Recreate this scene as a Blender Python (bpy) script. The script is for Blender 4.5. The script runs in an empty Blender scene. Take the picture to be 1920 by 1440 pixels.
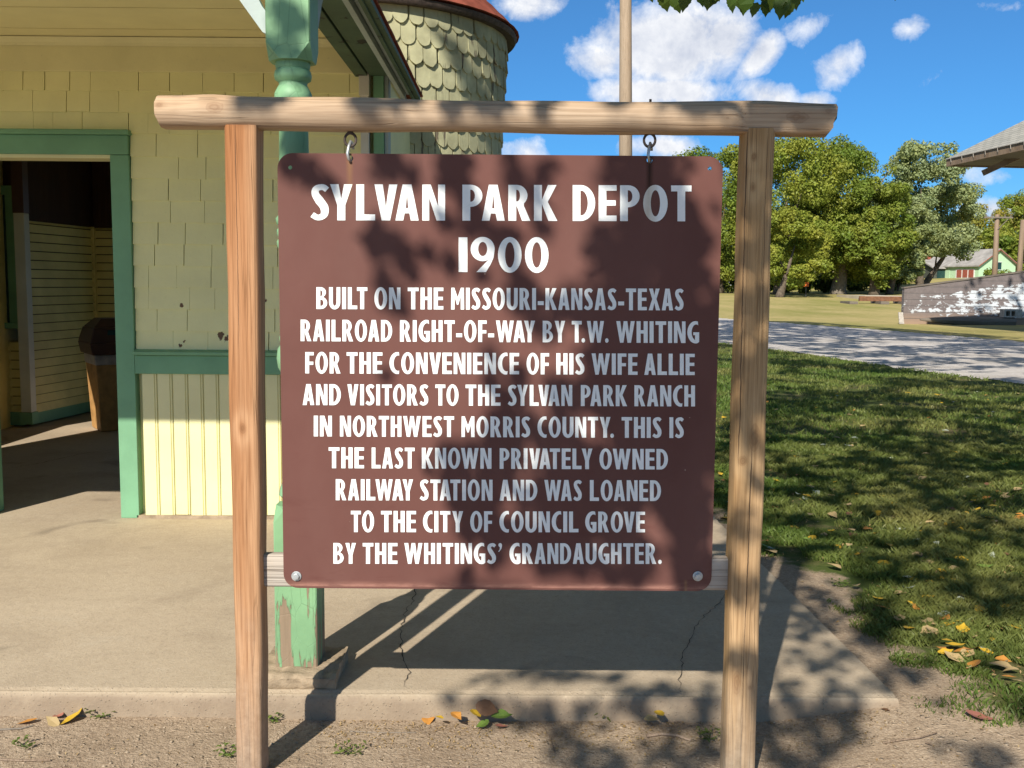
import bpy, bmesh, math, random
import numpy as np
from mathutils import Vector, Matrix
from mathutils.geometry import tessellate_polygon
C = bpy.context.scene
COL = C.collection
rng = np.random.default_rng(7)
random.seed(7)
R_ = math.radians
# ------------------------------------------------------------------ camera
F, H = 1880.0, 1.341
PITCH, ROLL = math.atan(187 / F), R_(.45)
CR = Matrix.Rotation(math.pi / 2 - PITCH, 3, 'X') @ Matrix.Rotation(ROLL, 3, 'Z')
cam = bpy.data.cameras.new('camera')
cam.sensor_width, cam.sensor_fit = 36.0, 'HORIZONTAL'
cam.lens = 36.0 * F / 1920
cam.clip_start, cam.clip_end = .05, 3000
co = bpy.data.objects.new('camera', cam)
COL.objects.link(co)
co.matrix_world = Matrix.Translation((0, 0, H)) @ CR.to_4x4()
C.camera = co
# ------------------------------------------------------------------ light
SUN_EL, SUN_AZ = R_(36.7), R_(19.6)
S = Vector((-math.sin(SUN_AZ) * math.cos(SUN_EL), -math.cos(SUN_AZ) * math.cos(SUN_EL), math.sin(SUN_EL)))
sl = bpy.data.lights.new('sun', 'SUN')
sl.energy, sl.angle, sl.color = 5.0, R_(.55), (1, .92, .80)
so = bpy.data.objects.new('sun', sl)
COL.objects.link(so)
so.rotation_euler = S.to_track_quat('Z', 'Y').to_euler()
so.location = (-4, -10, 12)
C.view_settings.view_transform = 'Standard'
C.view_settings.look = 'None'
C.view_settings.exposure = .42
C.view_settings.gamma = 1


def ray(x, y):
    return CR @ Vector(((x - 960) / F, -(y - 720) / F, -1))


def at(x, y, Y):
    """Point seen at photo pixel x, y at a distance Y in front of the camera."""
    d = ray(x, y)
    return Vector((0, 0, H)) + d * (Y / d.y)


def atz(x, y, z=0.):
    d = ray(x, y)
    return Vector((0, 0, H)) + d * ((z - H) / d.z)


# ------------------------------------------------------------------ node helper
class NT:
    def __init__(s, tree):
        s.t = tree
        s.n = tree.nodes
        s.l = tree.links

    def new(s, kind, **kw):
        n = s.n.new(kind)
        for k, v in kw.items():
            setattr(n, k, v)
        return n

    def put(s, sock, v):
        if hasattr(v, 'is_output'):
            s.l.new(v, sock)
        elif isinstance(v, (tuple, list)) and len(v) == 3 and sock.type == 'RGBA':
            sock.default_value = (*v, 1)
        else:
            sock.default_value = v

    def coord(s, out='Object'):
        return s.new('ShaderNodeTexCoord').outputs[out]

    def mapping(s, v, scale=(1, 1, 1), rot=(0, 0, 0), loc=(0, 0, 0)):
        n = s.new('ShaderNodeMapping')
        s.put(n.inputs[0], v)
        n.inputs['Scale'].default_value = scale
        n.inputs['Rotation'].default_value = rot
        n.inputs['Location'].default_value = loc
        return n.outputs[0]

    def noise(s, v, scale=5., detail=4., rough=.55, dist=0., col=False):
        n = s.new('ShaderNodeTexNoise')
        s.put(n.inputs['Vector'], v)
        n.inputs['Scale'].default_value = scale
        n.inputs['Detail'].default_value = detail
        n.inputs['Roughness'].default_value = rough
        n.inputs['Distortion'].default_value = dist
        return n.outputs[1 if col else 0]

    def voro(s, v, scale=5., feature='F1', out=0, rand=1.):
        n = s.new('ShaderNodeTexVoronoi', feature=feature)
        s.put(n.inputs['Vector'], v)
        n.inputs['Scale'].default_value = scale
        n.inputs['Randomness'].default_value = rand
        return n.outputs[out]

    def ramp(s, f, stops, interp='LINEAR'):
        n = s.new('ShaderNodeValToRGB')
        r = n.color_ramp
        r.interpolation = interp
        while len(r.elements) < len(stops):
            r.elements.new(.5)
        for e, (p, c) in zip(r.elements, stops):
            e.position = p
            e.color = (*c, 1) if isinstance(c, (tuple, list)) else (c, c, c, 1)
        s.put(n.inputs[0], f)
        return n.outputs[0]

    def mix(s, f, a, b, mode='MIX'):
        n = s.new('ShaderNodeMix', data_type='RGBA', blend_type=mode)
        s.put(n.inputs[0], f)
        s.put(n.inputs[6], a)
        s.put(n.inputs[7], b)
        return n.outputs[2]

    def m(s, op, a, b=0., c=None, clamp=False):
        n = s.new('ShaderNodeMath', operation=op, use_clamp=clamp)
        s.put(n.inputs[0], a)
        s.put(n.inputs[1], b)
        if c is not None:
            s.put(n.inputs[2], c)
        return n.outputs[0]

    def vm(s, op, a, b=(0, 0, 0), out=0):
        n = s.new('ShaderNodeVectorMath', operation=op)
        s.put(n.inputs[0], a)
        if op == 'SCALE':
            n.inputs['Scale'].default_value = b
        else:
            s.put(n.inputs[1], b)
        return n.outputs[out]

    def xyz(s, v):
        n = s.new('ShaderNodeSeparateXYZ')
        s.put(n.inputs[0], v)
        return n.outputs

    def attr(s, name):
        return s.new('ShaderNodeAttribute', attribute_name=name).outputs['Fac']

    def bump(s, h, strength=.3, dist=.01, normal=None):
        n = s.new('ShaderNodeBump')
        s.put(n.inputs['Height'], h)
        n.inputs['Strength'].default_value = strength
        n.inputs['Distance'].default_value = dist
        if normal is not None:
            s.put(n.inputs['Normal'], normal)
        return n.outputs[0]


MATS = {}


def mat(name, fn):
    m = bpy.data.materials.new(name)
    m.use_nodes = True
    t = NT(m.node_tree)
    b = m.node_tree.nodes['Principled BSDF']
    b.inputs['Roughness'].default_value = .8
    b.inputs['Specular IOR Level'].default_value = .3

    def setp(**kw):
        for k, v in kw.items():
            t.put(b.inputs[{'col': 'Base Color', 'rough': 'Roughness', 'nrm': 'Normal', 'spec': 'Specular IOR Level', 'metal': 'Metallic'}[k]], v)
    fn(t, setp)
    MATS[name] = m
    return m


# ------------------------------------------------------------------ world: sky with cumulus clouds
w = bpy.data.worlds.new('World')
C.world = w
w.use_nodes = True
wt = NT(w.node_tree)
for n in list(wt.n):
    wt.n.remove(n)
sky = wt.new('ShaderNodeTexSky', sky_type='NISHITA', sun_disc=False)
sky.sun_elevation, sky.sun_rotation = SUN_EL, R_(180) + SUN_AZ
sky.air_density, sky.dust_density, sky.ozone_density = 1.0, .3, 2.2
hs = wt.new('ShaderNodeHueSaturation')
hs.inputs['Saturation'].default_value = .92
wt.put(hs.inputs['Color'], sky.outputs[0])
bg = wt.new('ShaderNodeBackground')
bg.inputs[1].default_value = .075
gv = wt.coord('Generated')
q = wt.xyz(gv)
# clear autumn air: the sky stays deep blue down to the trees
low = wt.ramp(q[2], [(.0, (.36, .74, 1.12)), (.12, (.25, .68, 1.16)), (.32, (.32, .72, 1.1)), (.6, (1, 1, 1))])
wt.put(bg.inputs[0], wt.mix(1., hs.outputs[0], low, 'MULTIPLY'))
den = wt.m('MAXIMUM', q[1], .05)
uu, vv = wt.m('DIVIDE', q[0], den), wt.m('DIVIDE', q[2], den)
cmb = wt.new('ShaderNodeCombineXYZ')
wt.put(cmb.inputs[0], uu)
wt.put(cmb.inputs[1], vv)
P2 = cmb.outputs[0]
blobs = [(1235, 90, 165, 80, 0, 1.25), (1130, 110, 80, 46, 0, 1.05), (1345, 85, 75, 60, -20, 1.0), (1225, 172, 150, 38, 0, 1.1), (1425, 105, 62, 30, -45, .95),
         (1580, 115, 62, 40, -42, .78), (1715, 48, 58, 30, -25, .62), (1765, 135, 62, 24, -32, .6), (1440, 182, 75, 34, 15, .85),
         (1530, 190, 40, 20, 0, .75), (1000, 5, 70, 42, 0, .85), (985, 285, 60, 36, 0, .9), (1240, 275, 90, 28, 0, .85), (1515, 48, 85, 30, -25, .55),
         (1850, 328, 80, 30, 0, .62), (1860, 395, 70, 30, 0, .9), (1880, 10, 60, 20, 0, .4)]
tot = None
for bx_, by_, rx_, ry_, rot, wgt in blobs:
    d = ray(bx_, by_)
    v = wt.vm('SUBTRACT', P2, (d.x / d.y, d.z / d.y, 0))
    a = R_(rot)
    mp = wt.new('ShaderNodeMapping', vector_type='POINT')
    wt.put(mp.inputs[0], v)
    mp.inputs['Rotation'].default_value = (0, 0, a)
    v = wt.vm('MULTIPLY', mp.outputs[0], (F / rx_, F / ry_, 0))
    dd = wt.vm('DOT_PRODUCT', v, v, out=1)
    e = wt.m('MULTIPLY', wt.m('EXPONENT', wt.m('MULTIPLY', dd, -.9)), wgt)
    tot = e if tot is None else wt.m('MAXIMUM', tot, e)
back = wt.m('LESS_THAN', q[1], .06)
tot = wt.m('ADD', tot, wt.m('MULTIPLY', back, .36))


def cloudfield(off):
    vec = wt.vm('ADD', gv, off)
    n1 = wt.noise(vec, 11, 10, .60, .25)
    n2 = wt.noise(vec, 38, 8, .66, .3)
    return wt.m('ADD', wt.m('MULTIPLY', n1, 1.9), wt.m('MULTIPLY', n2, .9))


c0 = cloudfield((0, 0, 0))
c1 = cloudfield((-.012, 0, .018))
dens = wt.m('ADD', wt.m('MULTIPLY', tot, 1.25), wt.m('SUBTRACT', c0, 1.93))
mask = wt.ramp(dens, [(-0.0, 0.), (.22, .42), (.62, 1.)], 'LINEAR')
lit = wt.m('MULTIPLY_ADD', wt.m('SUBTRACT', c0, c1), 1.1, .66, clamp=True)
thick = wt.ramp(dens, [(.2, 1.), (1., .72)])
ccol = wt.mix(wt.m('MULTIPLY', lit, thick), (.40, .46, .60), (1.0, 1.0, 1.0))
cb = wt.new('ShaderNodeBackground')
wt.put(cb.inputs[0], ccol)
cb.inputs[1].default_value = .84
mxs = wt.new('ShaderNodeMixShader')
wt.put(mxs.inputs[0], mask)
wt.l.new(bg.outputs[0], mxs.inputs[1])
wt.l.new(cb.outputs[0], mxs.inputs[2])
wo = wt.new('ShaderNodeOutputWorld')
wt.l.new(mxs.outputs[0], wo.inputs[0])


# ------------------------------------------------------------------ mesh builder
class MB:
    def __init__(s):
        s.v, s.f = [], []

    def add(s, vs, fs):
        o = len(s.v)
        s.v += [tuple(v) for v in vs]
        s.f += [tuple(i + o for i in f) for f in fs]
        return s

    def box(s, a, b):
        (x0, y0, z0), (x1, y1, z1) = a, b
        return s.hexa([(x0, y0, z0), (x1, y0, z0), (x1, y1, z0), (x0, y1, z0), (x0, y0, z1), (x1, y0, z1), (x1, y1, z1), (x0, y1, z1)])

    def hexa(s, p):
        return s.add(p, [(3, 2, 1, 0), (4, 5, 6, 7), (0, 1, 5, 4), (1, 2, 6, 5), (2, 3, 7, 6), (3, 0, 4, 7)])

    def bar(s, p, q, wx, wz, up=(0, 0, 1)):
        p, q = Vector(p), Vector(q)
        d = (q - p).normalized()
        u = Vector(up)
        if abs(d.dot(u)) > .97:
            u = Vector((1, 0, 0))
        a = d.cross(u).normalized() * wx / 2
        b = a.cross(d).normalized() * wz / 2
        return s.hexa([p - a - b, p + a - b, p + a + b, p - a + b, q - a - b, q + a - b, q + a + b, q - a + b])

    def prism(s, poly, ax, lo, hi):
        """poly: 2-D outline, extruded along axis ax from lo to hi"""
        n = len(poly)

        def P(u, v, w_):
            return {0: (w_, u, v), 1: (u, w_, v), 2: (u, v, w_)}[ax]
        vs = [P(u, v, lo) for u, v in poly] + [P(u, v, hi) for u, v in poly]
        return s.add(vs, [tuple(range(n)), tuple(range(2 * n - 1, n - 1, -1))] + [(i, i + n, (i + 1) % n + n, (i + 1) % n) for i in range(n)])

    def tube(s, pts, rad, n=8, caps=True, wob=0.):
        pts = [Vector(p) for p in pts]
        if not hasattr(rad, '__len__'):
            rad = [rad] * len(pts)
        rings, o = [], len(s.v)
        prev = None
        for i, p in enumerate(pts):
            d = (pts[min(i + 1, len(pts) - 1)] - pts[max(i - 1, 0)]).normalized()
            a = prev if prev is not None else (Vector((1, 0, 0)) if abs(d.x) < .8 else Vector((0, 1, 0)))
            a = (a - d * a.dot(d)).normalized()
            prev = a
            b = d.cross(a)
            for k in range(n):
                t = 2 * math.pi * k / n
                r = rad[i] * (1 + random.uniform(-wob, wob))
                s.v.append(tuple(p + a * (math.cos(t) * r) + b * (math.sin(t) * r)))
        for i in range(len(pts) - 1):
            for k in range(n):
                s.f.append((o + i * n + k, o + i * n + (k + 1) % n, o + (i + 1) * n + (k + 1) % n, o + (i + 1) * n + k))
        if caps:
            s.f.append(tuple(o + k for k in range(n - 1, -1, -1)))
            s.f.append(tuple(o + (len(pts) - 1) * n + k for k in range(n)))
        return s

    def lathe(s, prof, cx, cy, n=20):
        o = len(s.v)
        for z, r in prof:
            for k in range(n):
                t = 2 * math.pi * k / n
                s.v.append((cx + r * math.cos(t), cy + r * math.sin(t), z))
        for i in range(len(prof) - 1):
            for k in range(n):
                s.f.append((o + i * n + k, o + i * n + (k + 1) % n, o + (i + 1) * n + (k + 1) % n, o + (i + 1) * n + k))
        s.f.append(tuple(o + k for k in range(n - 1, -1, -1)))
        s.f.append(tuple(o + (len(prof) - 1) * n + k for k in range(n)))
        return s

    def torus(s, c, R, r, axis='Y', n=18, m=8, ez=1.):
        o = len(s.v)
        c = Vector(c)
        for i in range(n):
            t = 2 * math.pi * i / n
            for k in range(m):
                p = 2 * math.pi * k / m
                a, b, d = (R + r * math.cos(p)) * math.cos(t), (R + r * math.cos(p)) * math.sin(t) * ez, r * math.sin(p)
                s.v.append(tuple(c + (Vector((a, d, b)) if axis == 'Y' else Vector((d, a, b)))))
        for i in range(n):
            for k in range(m):
                s.f.append((o + i * m + k, o + ((i + 1) % n) * m + k, o + ((i + 1) % n) * m + (k + 1) % m, o + i * m + (k + 1) % m))
        return s


def rootloc(p):
    while p.parent:
        p = p.parent
    return p.location


def link(name, me, m, parent=None, smooth=False):
    o = bpy.data.objects.new(name, me)
    COL.objects.link(o)
    if m is not None:
        me.materials.append(MATS[m] if isinstance(m, str) else m)
    if parent is not None:
        o.parent = parent
    if smooth:
        me.polygons.foreach_set('use_smooth', [True] * len(me.polygons))
    return o


def build(name, mb, m, parent=None, smooth=False, bevel=0., seg=2, autosm=None):
    L = rootloc(parent) if parent is not None else Vector((0, 0, 0))
    me = bpy.data.meshes.new(name)
    me.from_pydata([(v[0] - L.x, v[1] - L.y, v[2] - L.z) for v in mb.v], [], mb.f)
    bm = bmesh.new()
    bm.from_mesh(me)
    bmesh.ops.recalc_face_normals(bm, faces=bm.faces)
    if bevel:
        bmesh.ops.bevel(bm, geom=[e for e in bm.edges if len(e.link_faces) == 2 and e.calc_face_angle(0) > .5], offset=bevel, segments=seg, affect='EDGES', profile=.6)
    bm.to_mesh(me)
    bm.free()
    if autosm:
        smooth = True
    o = link(name, me, m, parent, smooth)
    if autosm:
        try:
            me.set_sharp_from_angle(angle=R_(autosm))
        except Exception:
            pass
    return o


def tag(o, label=None, cat=None, group=None, kind=None):
    for k, v in (('label', label), ('category', cat), ('group', group), ('kind', kind)):
        if v:
            o[k] = v
    return o


def thing(name, loc, label, cat, group=None):
    o = bpy.data.objects.new(name, None)
    COL.objects.link(o)
    o.location = loc
    o.empty_display_size = .1
    return tag(o, label, cat, group)


def npmesh(name, V, Fc, m, parent=None, attr=None, smooth=False):
    """V: n x 3 array, Fc: k x 3 or k x 4 array; attr: per-face floats"""
    L = rootloc(parent) if parent is not None else Vector((0, 0, 0))
    V = V - np.array(L)
    k = Fc.shape[1]
    me = bpy.data.meshes.new(name)
    me.vertices.add(len(V))
    me.vertices.foreach_set('co', V.astype(np.float32).ravel())
    me.loops.add(Fc.size)
    me.loops.foreach_set('vertex_index', Fc.astype(np.int32).ravel())
    me.polygons.add(len(Fc))
    me.polygons.foreach_set('loop_start', np.arange(0, Fc.size, k, dtype=np.int32))
    me.polygons.foreach_set('loop_total', np.full(len(Fc), k, dtype=np.int32))
    me.update(calc_edges=True)
    if attr is not None:
        a = me.attributes.new('rnd', 'FLOAT', 'FACE')
        a.data.foreach_set('value', attr.astype(np.float32))
    me.validate()
    return link(name, me, m, parent, smooth)


def unit(a):
    return a / (np.linalg.norm(a, axis=1, keepdims=True) + 1e-9)


def leafquads(P, Nrm, size, aspect=.62):
    """diamond-ish bent quads at points P with normals Nrm"""
    n = len(P)
    r = rng.normal(size=(n, 3))
    U = unit(np.cross(Nrm, r))
    W = np.cross(Nrm, U)
    s_ = np.asarray(size).reshape(-1, 1)
    a = P + U * s_ * .55
    b = P + W * s_ * aspect * .5 + Nrm * s_ * .12 - U * s_ * .08
    c = P - U * s_ * .5
    d = P - W * s_ * aspect * .5 + Nrm * s_ * .12 - U * s_ * .08
    V = np.stack([a, b, c, d], 1).reshape(-1, 3)
    Fc = np.arange(4 * n).reshape(-1, 4)
    return V, Fc


# ------------------------------------------------------------------ materials
def wood(name, axis, cols, knots=(), stretch=.09, freq=26, grey=None, streak=.5, crack=.5, splits=()):
    def fn(t, setp):
        p = t.coord()
        sc = [1, 1, 1]
        sc[axis] = stretch
        wob = t.noise(t.mapping(p, tuple(v * 1.0 for v in sc)), 9, 3, .5, .6)
        q_ = t.xyz(p)
        acr = t.m('ADD', q_[(axis + 1) % 3] if axis != 0 else q_[2], t.m('MULTIPLY', q_[(axis + 2) % 3] if axis != 0 else q_[1], .6))
        kd = None
        for (kx, ky, kz, ka, kb) in knots:
            dv = t.vm('SUBTRACT', p, (kx, ky, kz))
            s3 = [1 / kb] * 3
            s3[axis] = 1 / ka
            d_ = t.vm('LENGTH', t.vm('MULTIPLY', dv, tuple(s3)), out=1)
            kd = d_ if kd is None else t.m('MINIMUM', kd, d_)
        ph = t.m('MULTIPLY_ADD', wob, 7.5, t.m('MULTIPLY', acr, freq))
        if kd is not None:
            kf = t.m('EXPONENT', t.m('MULTIPLY', t.m('POWER', kd, 2.), -.25))
            ph = t.m('MULTIPLY_ADD', kf, 4.5, ph)
        band = t.m('MULTIPLY_ADD', t.m('SINE', ph), .5, .5)
        band = t.m('POWER', band, 1.3)
        fine = t.noise(t.mapping(p, tuple(v * (1 if i != axis else .35) for i, v in enumerate(sc))), 150, 4, .6)
        big = t.noise(t.mapping(p, tuple(sc)), 5, 3, .5)
        c_ = t.mix(t.m('MULTIPLY', band, streak), cols[0], cols[1])
        c_ = t.mix(t.ramp(big, [(.4, 0.), (.65, .7)]), c_, cols[2])
        c_ = t.mix(t.ramp(fine, [(.3, .55), (.6, 0.)]), c_, tuple(v * .55 for v in cols[1]))
        crk = t.ramp(t.noise(t.mapping(p, tuple(v * (1 if i != axis else .25) for i, v in enumerate(sc))), 42, 2, .4, .3), [(.485, 0.), (.5, 1.), (.515, 0.)])
        c_ = t.mix(t.m('MULTIPLY', crk, crack), c_, (.06, .035, .02))
        if kd is not None:
            kn = t.m('ADD', kd, t.m('MULTIPLY', t.noise(p, 70, 3), .45))
            core = t.ramp(kn, [(.2, .75), (.45, .35), (.62, .6), (.8, .25), (1.08, .30), (1.16, .95), (1.28, .15), (1.7, 0.)])
            c_ = t.mix(t.m('MULTIPLY', core, .8), c_, (.15, .07, .03))
        for (sx, sz0, sz1, sw) in splits:
            wv = t.m('MULTIPLY_ADD', t.noise(t.mapping(p, (0, 0, 1)), 3.2, 5, .6), .018, -.009)
            sw = t.m('MULTIPLY', t.ramp(t.noise(t.mapping(p, (0, 0, 1), loc=(0, 0, 3)), 5, 3), [(.3, .15), (.7, 1.)]), sw * 1.25)
            dd_ = t.m('ABSOLUTE', t.m('SUBTRACT', t.m('SUBTRACT', q_[0], sx), wv))
            env = t.m('MULTIPLY', t.ramp(t.m('SUBTRACT', q_[2], sz0), [(0., 0.), (.12, 1.)]), t.ramp(t.m('SUBTRACT', sz1, q_[2]), [(0., 0.), (.12, 1.)]))
            sp_ = t.m('LESS_THAN', dd_, t.m('MULTIPLY', env, sw))
            c_ = t.mix(t.m('MULTIPLY', sp_, .85), c_, (.05, .028, .015))
        if grey is not None:
            z0, z1, gc = grey
            g = t.m('ADD', q_[2], t.m('MULTIPLY_ADD', t.noise(t.mapping(p, (1, 1, .2)), 28, 4), .5, -.25))
            gm = t.m('DIVIDE', t.m('SUBTRACT', z1, g), z1 - z0, clamp=True)
            c_ = t.mix(t.m('MULTIPLY', gm, .85), c_, t.mix(t.ramp(t.noise(p, 30, 5, .7), [(.4, 0.), (.7, 1.)]), gc, tuple(v * .5 for v in gc)))
        setp(col=c_, rough=.75, nrm=t.bump(t.m('ADD', t.m('MULTIPLY', fine, .6), t.m('MULTIPLY', crk, -.8)), .5, .004))
    return mat(name, fn)


def leafmat(name, c0, c1, c2, trans=.3, rough=.5):
    m = bpy.data.materials.new(name)
    m.use_nodes = True
    t = NT(m.node_tree)
    b = t.n['Principled BSDF']
    a = t.attr('rnd')
    geo = t.new('ShaderNodeNewGeometry')
    big = t.noise(geo.outputs['Position'], .55, 2)
    col = t.mix(a, c0, c1)
    col = t.mix(t.ramp(big, [(.42, 0.), (.68, .85)]), col, c2)
    t.put(b.inputs['Base Color'], col)
    b.inputs['Roughness'].default_value = rough
    b.inputs['Specular IOR Level'].default_value = .25
    tr = t.new('ShaderNodeBsdfTranslucent')
    t.put(tr.inputs[0], t.mix(.5, col, (.30, .34, .03), 'MIX'))
    mx = t.new('ShaderNodeMixShader')
    mx.inputs[0].default_value = trans
    t.l.new(b.outputs[0], mx.inputs[1])
    t.l.new(tr.outputs[0], mx.inputs[2])
    t.l.new(mx.outputs[0], t.n['Material Output'].inputs[0])
    MATS[name] = m
    return m


def plain(name, col, rough=.7, spec=.3, var=.25, scale=8., bump=.15, metal=0.):
    def fn(t, setp):
        p = t.coord()
        n = t.noise(p, scale, 5, .6)
        f = t.noise(p, scale * 9, 4, .6)
        c_ = t.mix(t.ramp(n, [(.3, 0.), (.7, 1.)]), tuple(v * (1 - var) for v in col), tuple(min(1, v * (1 + var * .6)) for v in col))
        setp(col=c_, rough=rough, spec=spec, metal=metal, nrm=t.bump(f, bump, .004))
    return mat(name, fn)


def paint(name, col, under, thr=.3, zfade=None, scale=7., rough=.6, stretch=.3, dirt=.25, craze=0., spots=()):
    """old paint with flakes missing; zfade=(z0,z1): flakes grow towards z0"""
    def fn(t, setp):
        p = t.coord()
        e = t.noise(t.mapping(p, (1, 1, stretch)), scale, 6, .62, .4)
        th = thr
        if zfade:
            z0, z1, amt = zfade
            g = t.m('DIVIDE', t.m('SUBTRACT', z1, t.xyz(p)[2]), z1 - z0, clamp=True)
            th = t.m('MULTIPLY_ADD', t.m('POWER', g, 1.6), amt, thr)
        d_ = t.m('SUBTRACT', e, th)
        chip = t.ramp(d_, [(0., 1.), (.008, 1.), (.016, 0.)])
        edge = t.ramp(d_, [(-.03, 0.), (.012, 1.), (.05, 0.)])
        sm = t.noise(p, 3.5, 4, .6)
        fine = t.noise(p, 60, 5, .65)
        cc = t.mix(t.ramp(sm, [(.35, 0.), (.7, 1.)]), tuple(v * (1 - dirt) for v in col), col)
        cc = t.mix(t.ramp(fine, [(.62, 0.), (.75, .25)]), cc, tuple(v * .55 for v in col))
        crz = t.ramp(t.voro(t.mapping(p, (1, 1, .45)), 16, 'DISTANCE_TO_EDGE'), [(0., 1.), (.02, 0.)])
        cc = t.mix(t.m('MULTIPLY', t.m('MULTIPLY', crz, t.ramp(sm, [(.45, 0.), (.6, 1.)])), craze), cc, tuple(v * .3 for v in col))
        un = t.mix(t.noise(t.mapping(p, (1, 1, .06)), 60, 4), tuple(v * .5 for v in under), under)
        for sx, sz, sr in spots:
            dv = t.vm('MULTIPLY', t.vm('SUBTRACT', p, (sx, 0, sz)), (1, 0, 1))
            dl = t.m('ADD', t.vm('LENGTH', dv, out=1), t.m('MULTIPLY', t.m('SUBTRACT', t.noise(p, 30, 5, .7), .5), max(sr * 4.5, .05)))
            chip = t.m('MAXIMUM', chip, t.m('LESS_THAN', dl, sr))
        c_ = t.mix(chip, cc, un)
        c_ = t.mix(t.m('MULTIPLY', edge, .35), c_, tuple(v * .25 for v in col))
        hh = t.m('ADD', t.m('MULTIPLY', chip, -1.), t.m('MULTIPLY', fine, .25))
        hh = t.m('ADD', hh, t.m('MULTIPLY', crz, -.4 * craze))
        setp(col=c_, rough=rough, nrm=t.bump(hh, .55, .006))
    return mat(name, fn)


wood('left_post_wood', 2, [(.52, .29, .15), (.30, .115, .035), (.56, .36, .21)], knots=[(-.005, -.047, 1.02, .02, .012)], grey=(-.05, .52, (.34, .27, .205)), streak=.9, freq=13, stretch=.07, crack=.2, splits=((-.012, 1.2, 1.9, .0012),))
wood('right_post_wood', 2, [(.52, .345, .175), (.30, .16, .055), (.48, .33, .2)], knots=[(.010, -.047, 1.005, .05, .02), (-.022, -.047, .94, .02, .016), (-.018, -.047, .30, .045, .016), (.02, -.047, .285, .01, .008), (-.015, -.047, 1.77, .016, .011), (-.015, -.047, 1.69, .018, .011)], grey=(-.05, .34, (.30, .255, .20)), streak=.6, freq=15, stretch=.07, crack=.35, splits=((.003, .35, 1.0, .0022), (.0, -.2, .5, .0012), (-.034, .9, 1.9, .0016), (.02, 1.2, 1.9, .0009)))
wood('beam_wood', 0, [(.52, .36, .22), (.36, .215, .11), (.45, .36, .27)], knots=[(-.755, -.045, .012, .035, .02), (-.905, -.045, .018, .015, .01), (.81, -.045, .0, .045, .022), (.895, -.045, .018, .02, .014), (.62, -.045, -.005, .012, .008)], stretch=.07, freq=40, streak=.6, crack=.5)
wood('rail_wood', 0, [(.52, .46, .39), (.36, .30, .24), (.46, .43, .39)], stretch=.06, freq=50, streak=.5, crack=.6)
wood('pole_wood', 2, [(.40, .31, .23), (.30, .22, .155), (.36, .29, .22)], streak=.4, crack=.3)
wood('raw_timber', 2, [(.30, .22, .15), (.18, .12, .08), (.26, .2, .15)], streak=.6)
wood('grey_timber', 0, [(.20, .17, .14), (.11, .09, .07), (.22, .19, .16)], streak=.6)
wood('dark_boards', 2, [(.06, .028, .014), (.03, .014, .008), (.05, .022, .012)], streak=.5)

CREAM = (.77, .74, .42)
GREEN = (.19, .40, .235)
SPOTS = [(at(px_, py_, 5.62).x + 2.6, at(px_, py_, 5.62).z, r_) for px_, py_, r_ in ((341, 573, .010), (345, 640, .012), (338, 648, .012), (414, 630, .017), (424, 636, .016), (493, 562, .014), (489, 574, .012))]
paint('shingle_paint', (.84, .83, .455), (.20, .12, .07), .16, None, 6.5, .65, .8, .10, spots=SPOTS)
paint('cream_paint', CREAM, (.35, .27, .17), .17, None, 6, .55, .4, .1)
paint('ceiling_paint', (.80, .74, .41), (.35, .27, .17), .17, None, 6, .55, .4, .1)
paint('white_trim', (.66, .66, .58), (.35, .27, .17), .2, None, 6, .55, .3, .15)
paint('green_trim', GREEN, (.26, .19, .12), .22, (-.05, .6, .06), 7, .5, .25, .18)
paint('green_post_paint', (.23, .43, .23), (.33, .25, .17), .325, (.0, .55, .235), 24, .5, .11, .25, .35)
paint('green_shaft_paint', (.22, .42, .23), (.46, .37, .29), .36, None, 7, .5, .3, .15, .3)
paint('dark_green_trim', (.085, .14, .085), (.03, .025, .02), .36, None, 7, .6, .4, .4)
paint('blue_grey_trim', (.42, .50, .48), (.12, .1, .08), .3, None, 7, .6, .3, .2)
paint('turret_shingle', (.56, .55, .34), (.20, .17, .12), .36, None, 12, .75, .12, .5)
paint('interior_boards', (.84, .72, .30), (.2, .14, .07), .2, None, 6, .6, 1., .2)


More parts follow.
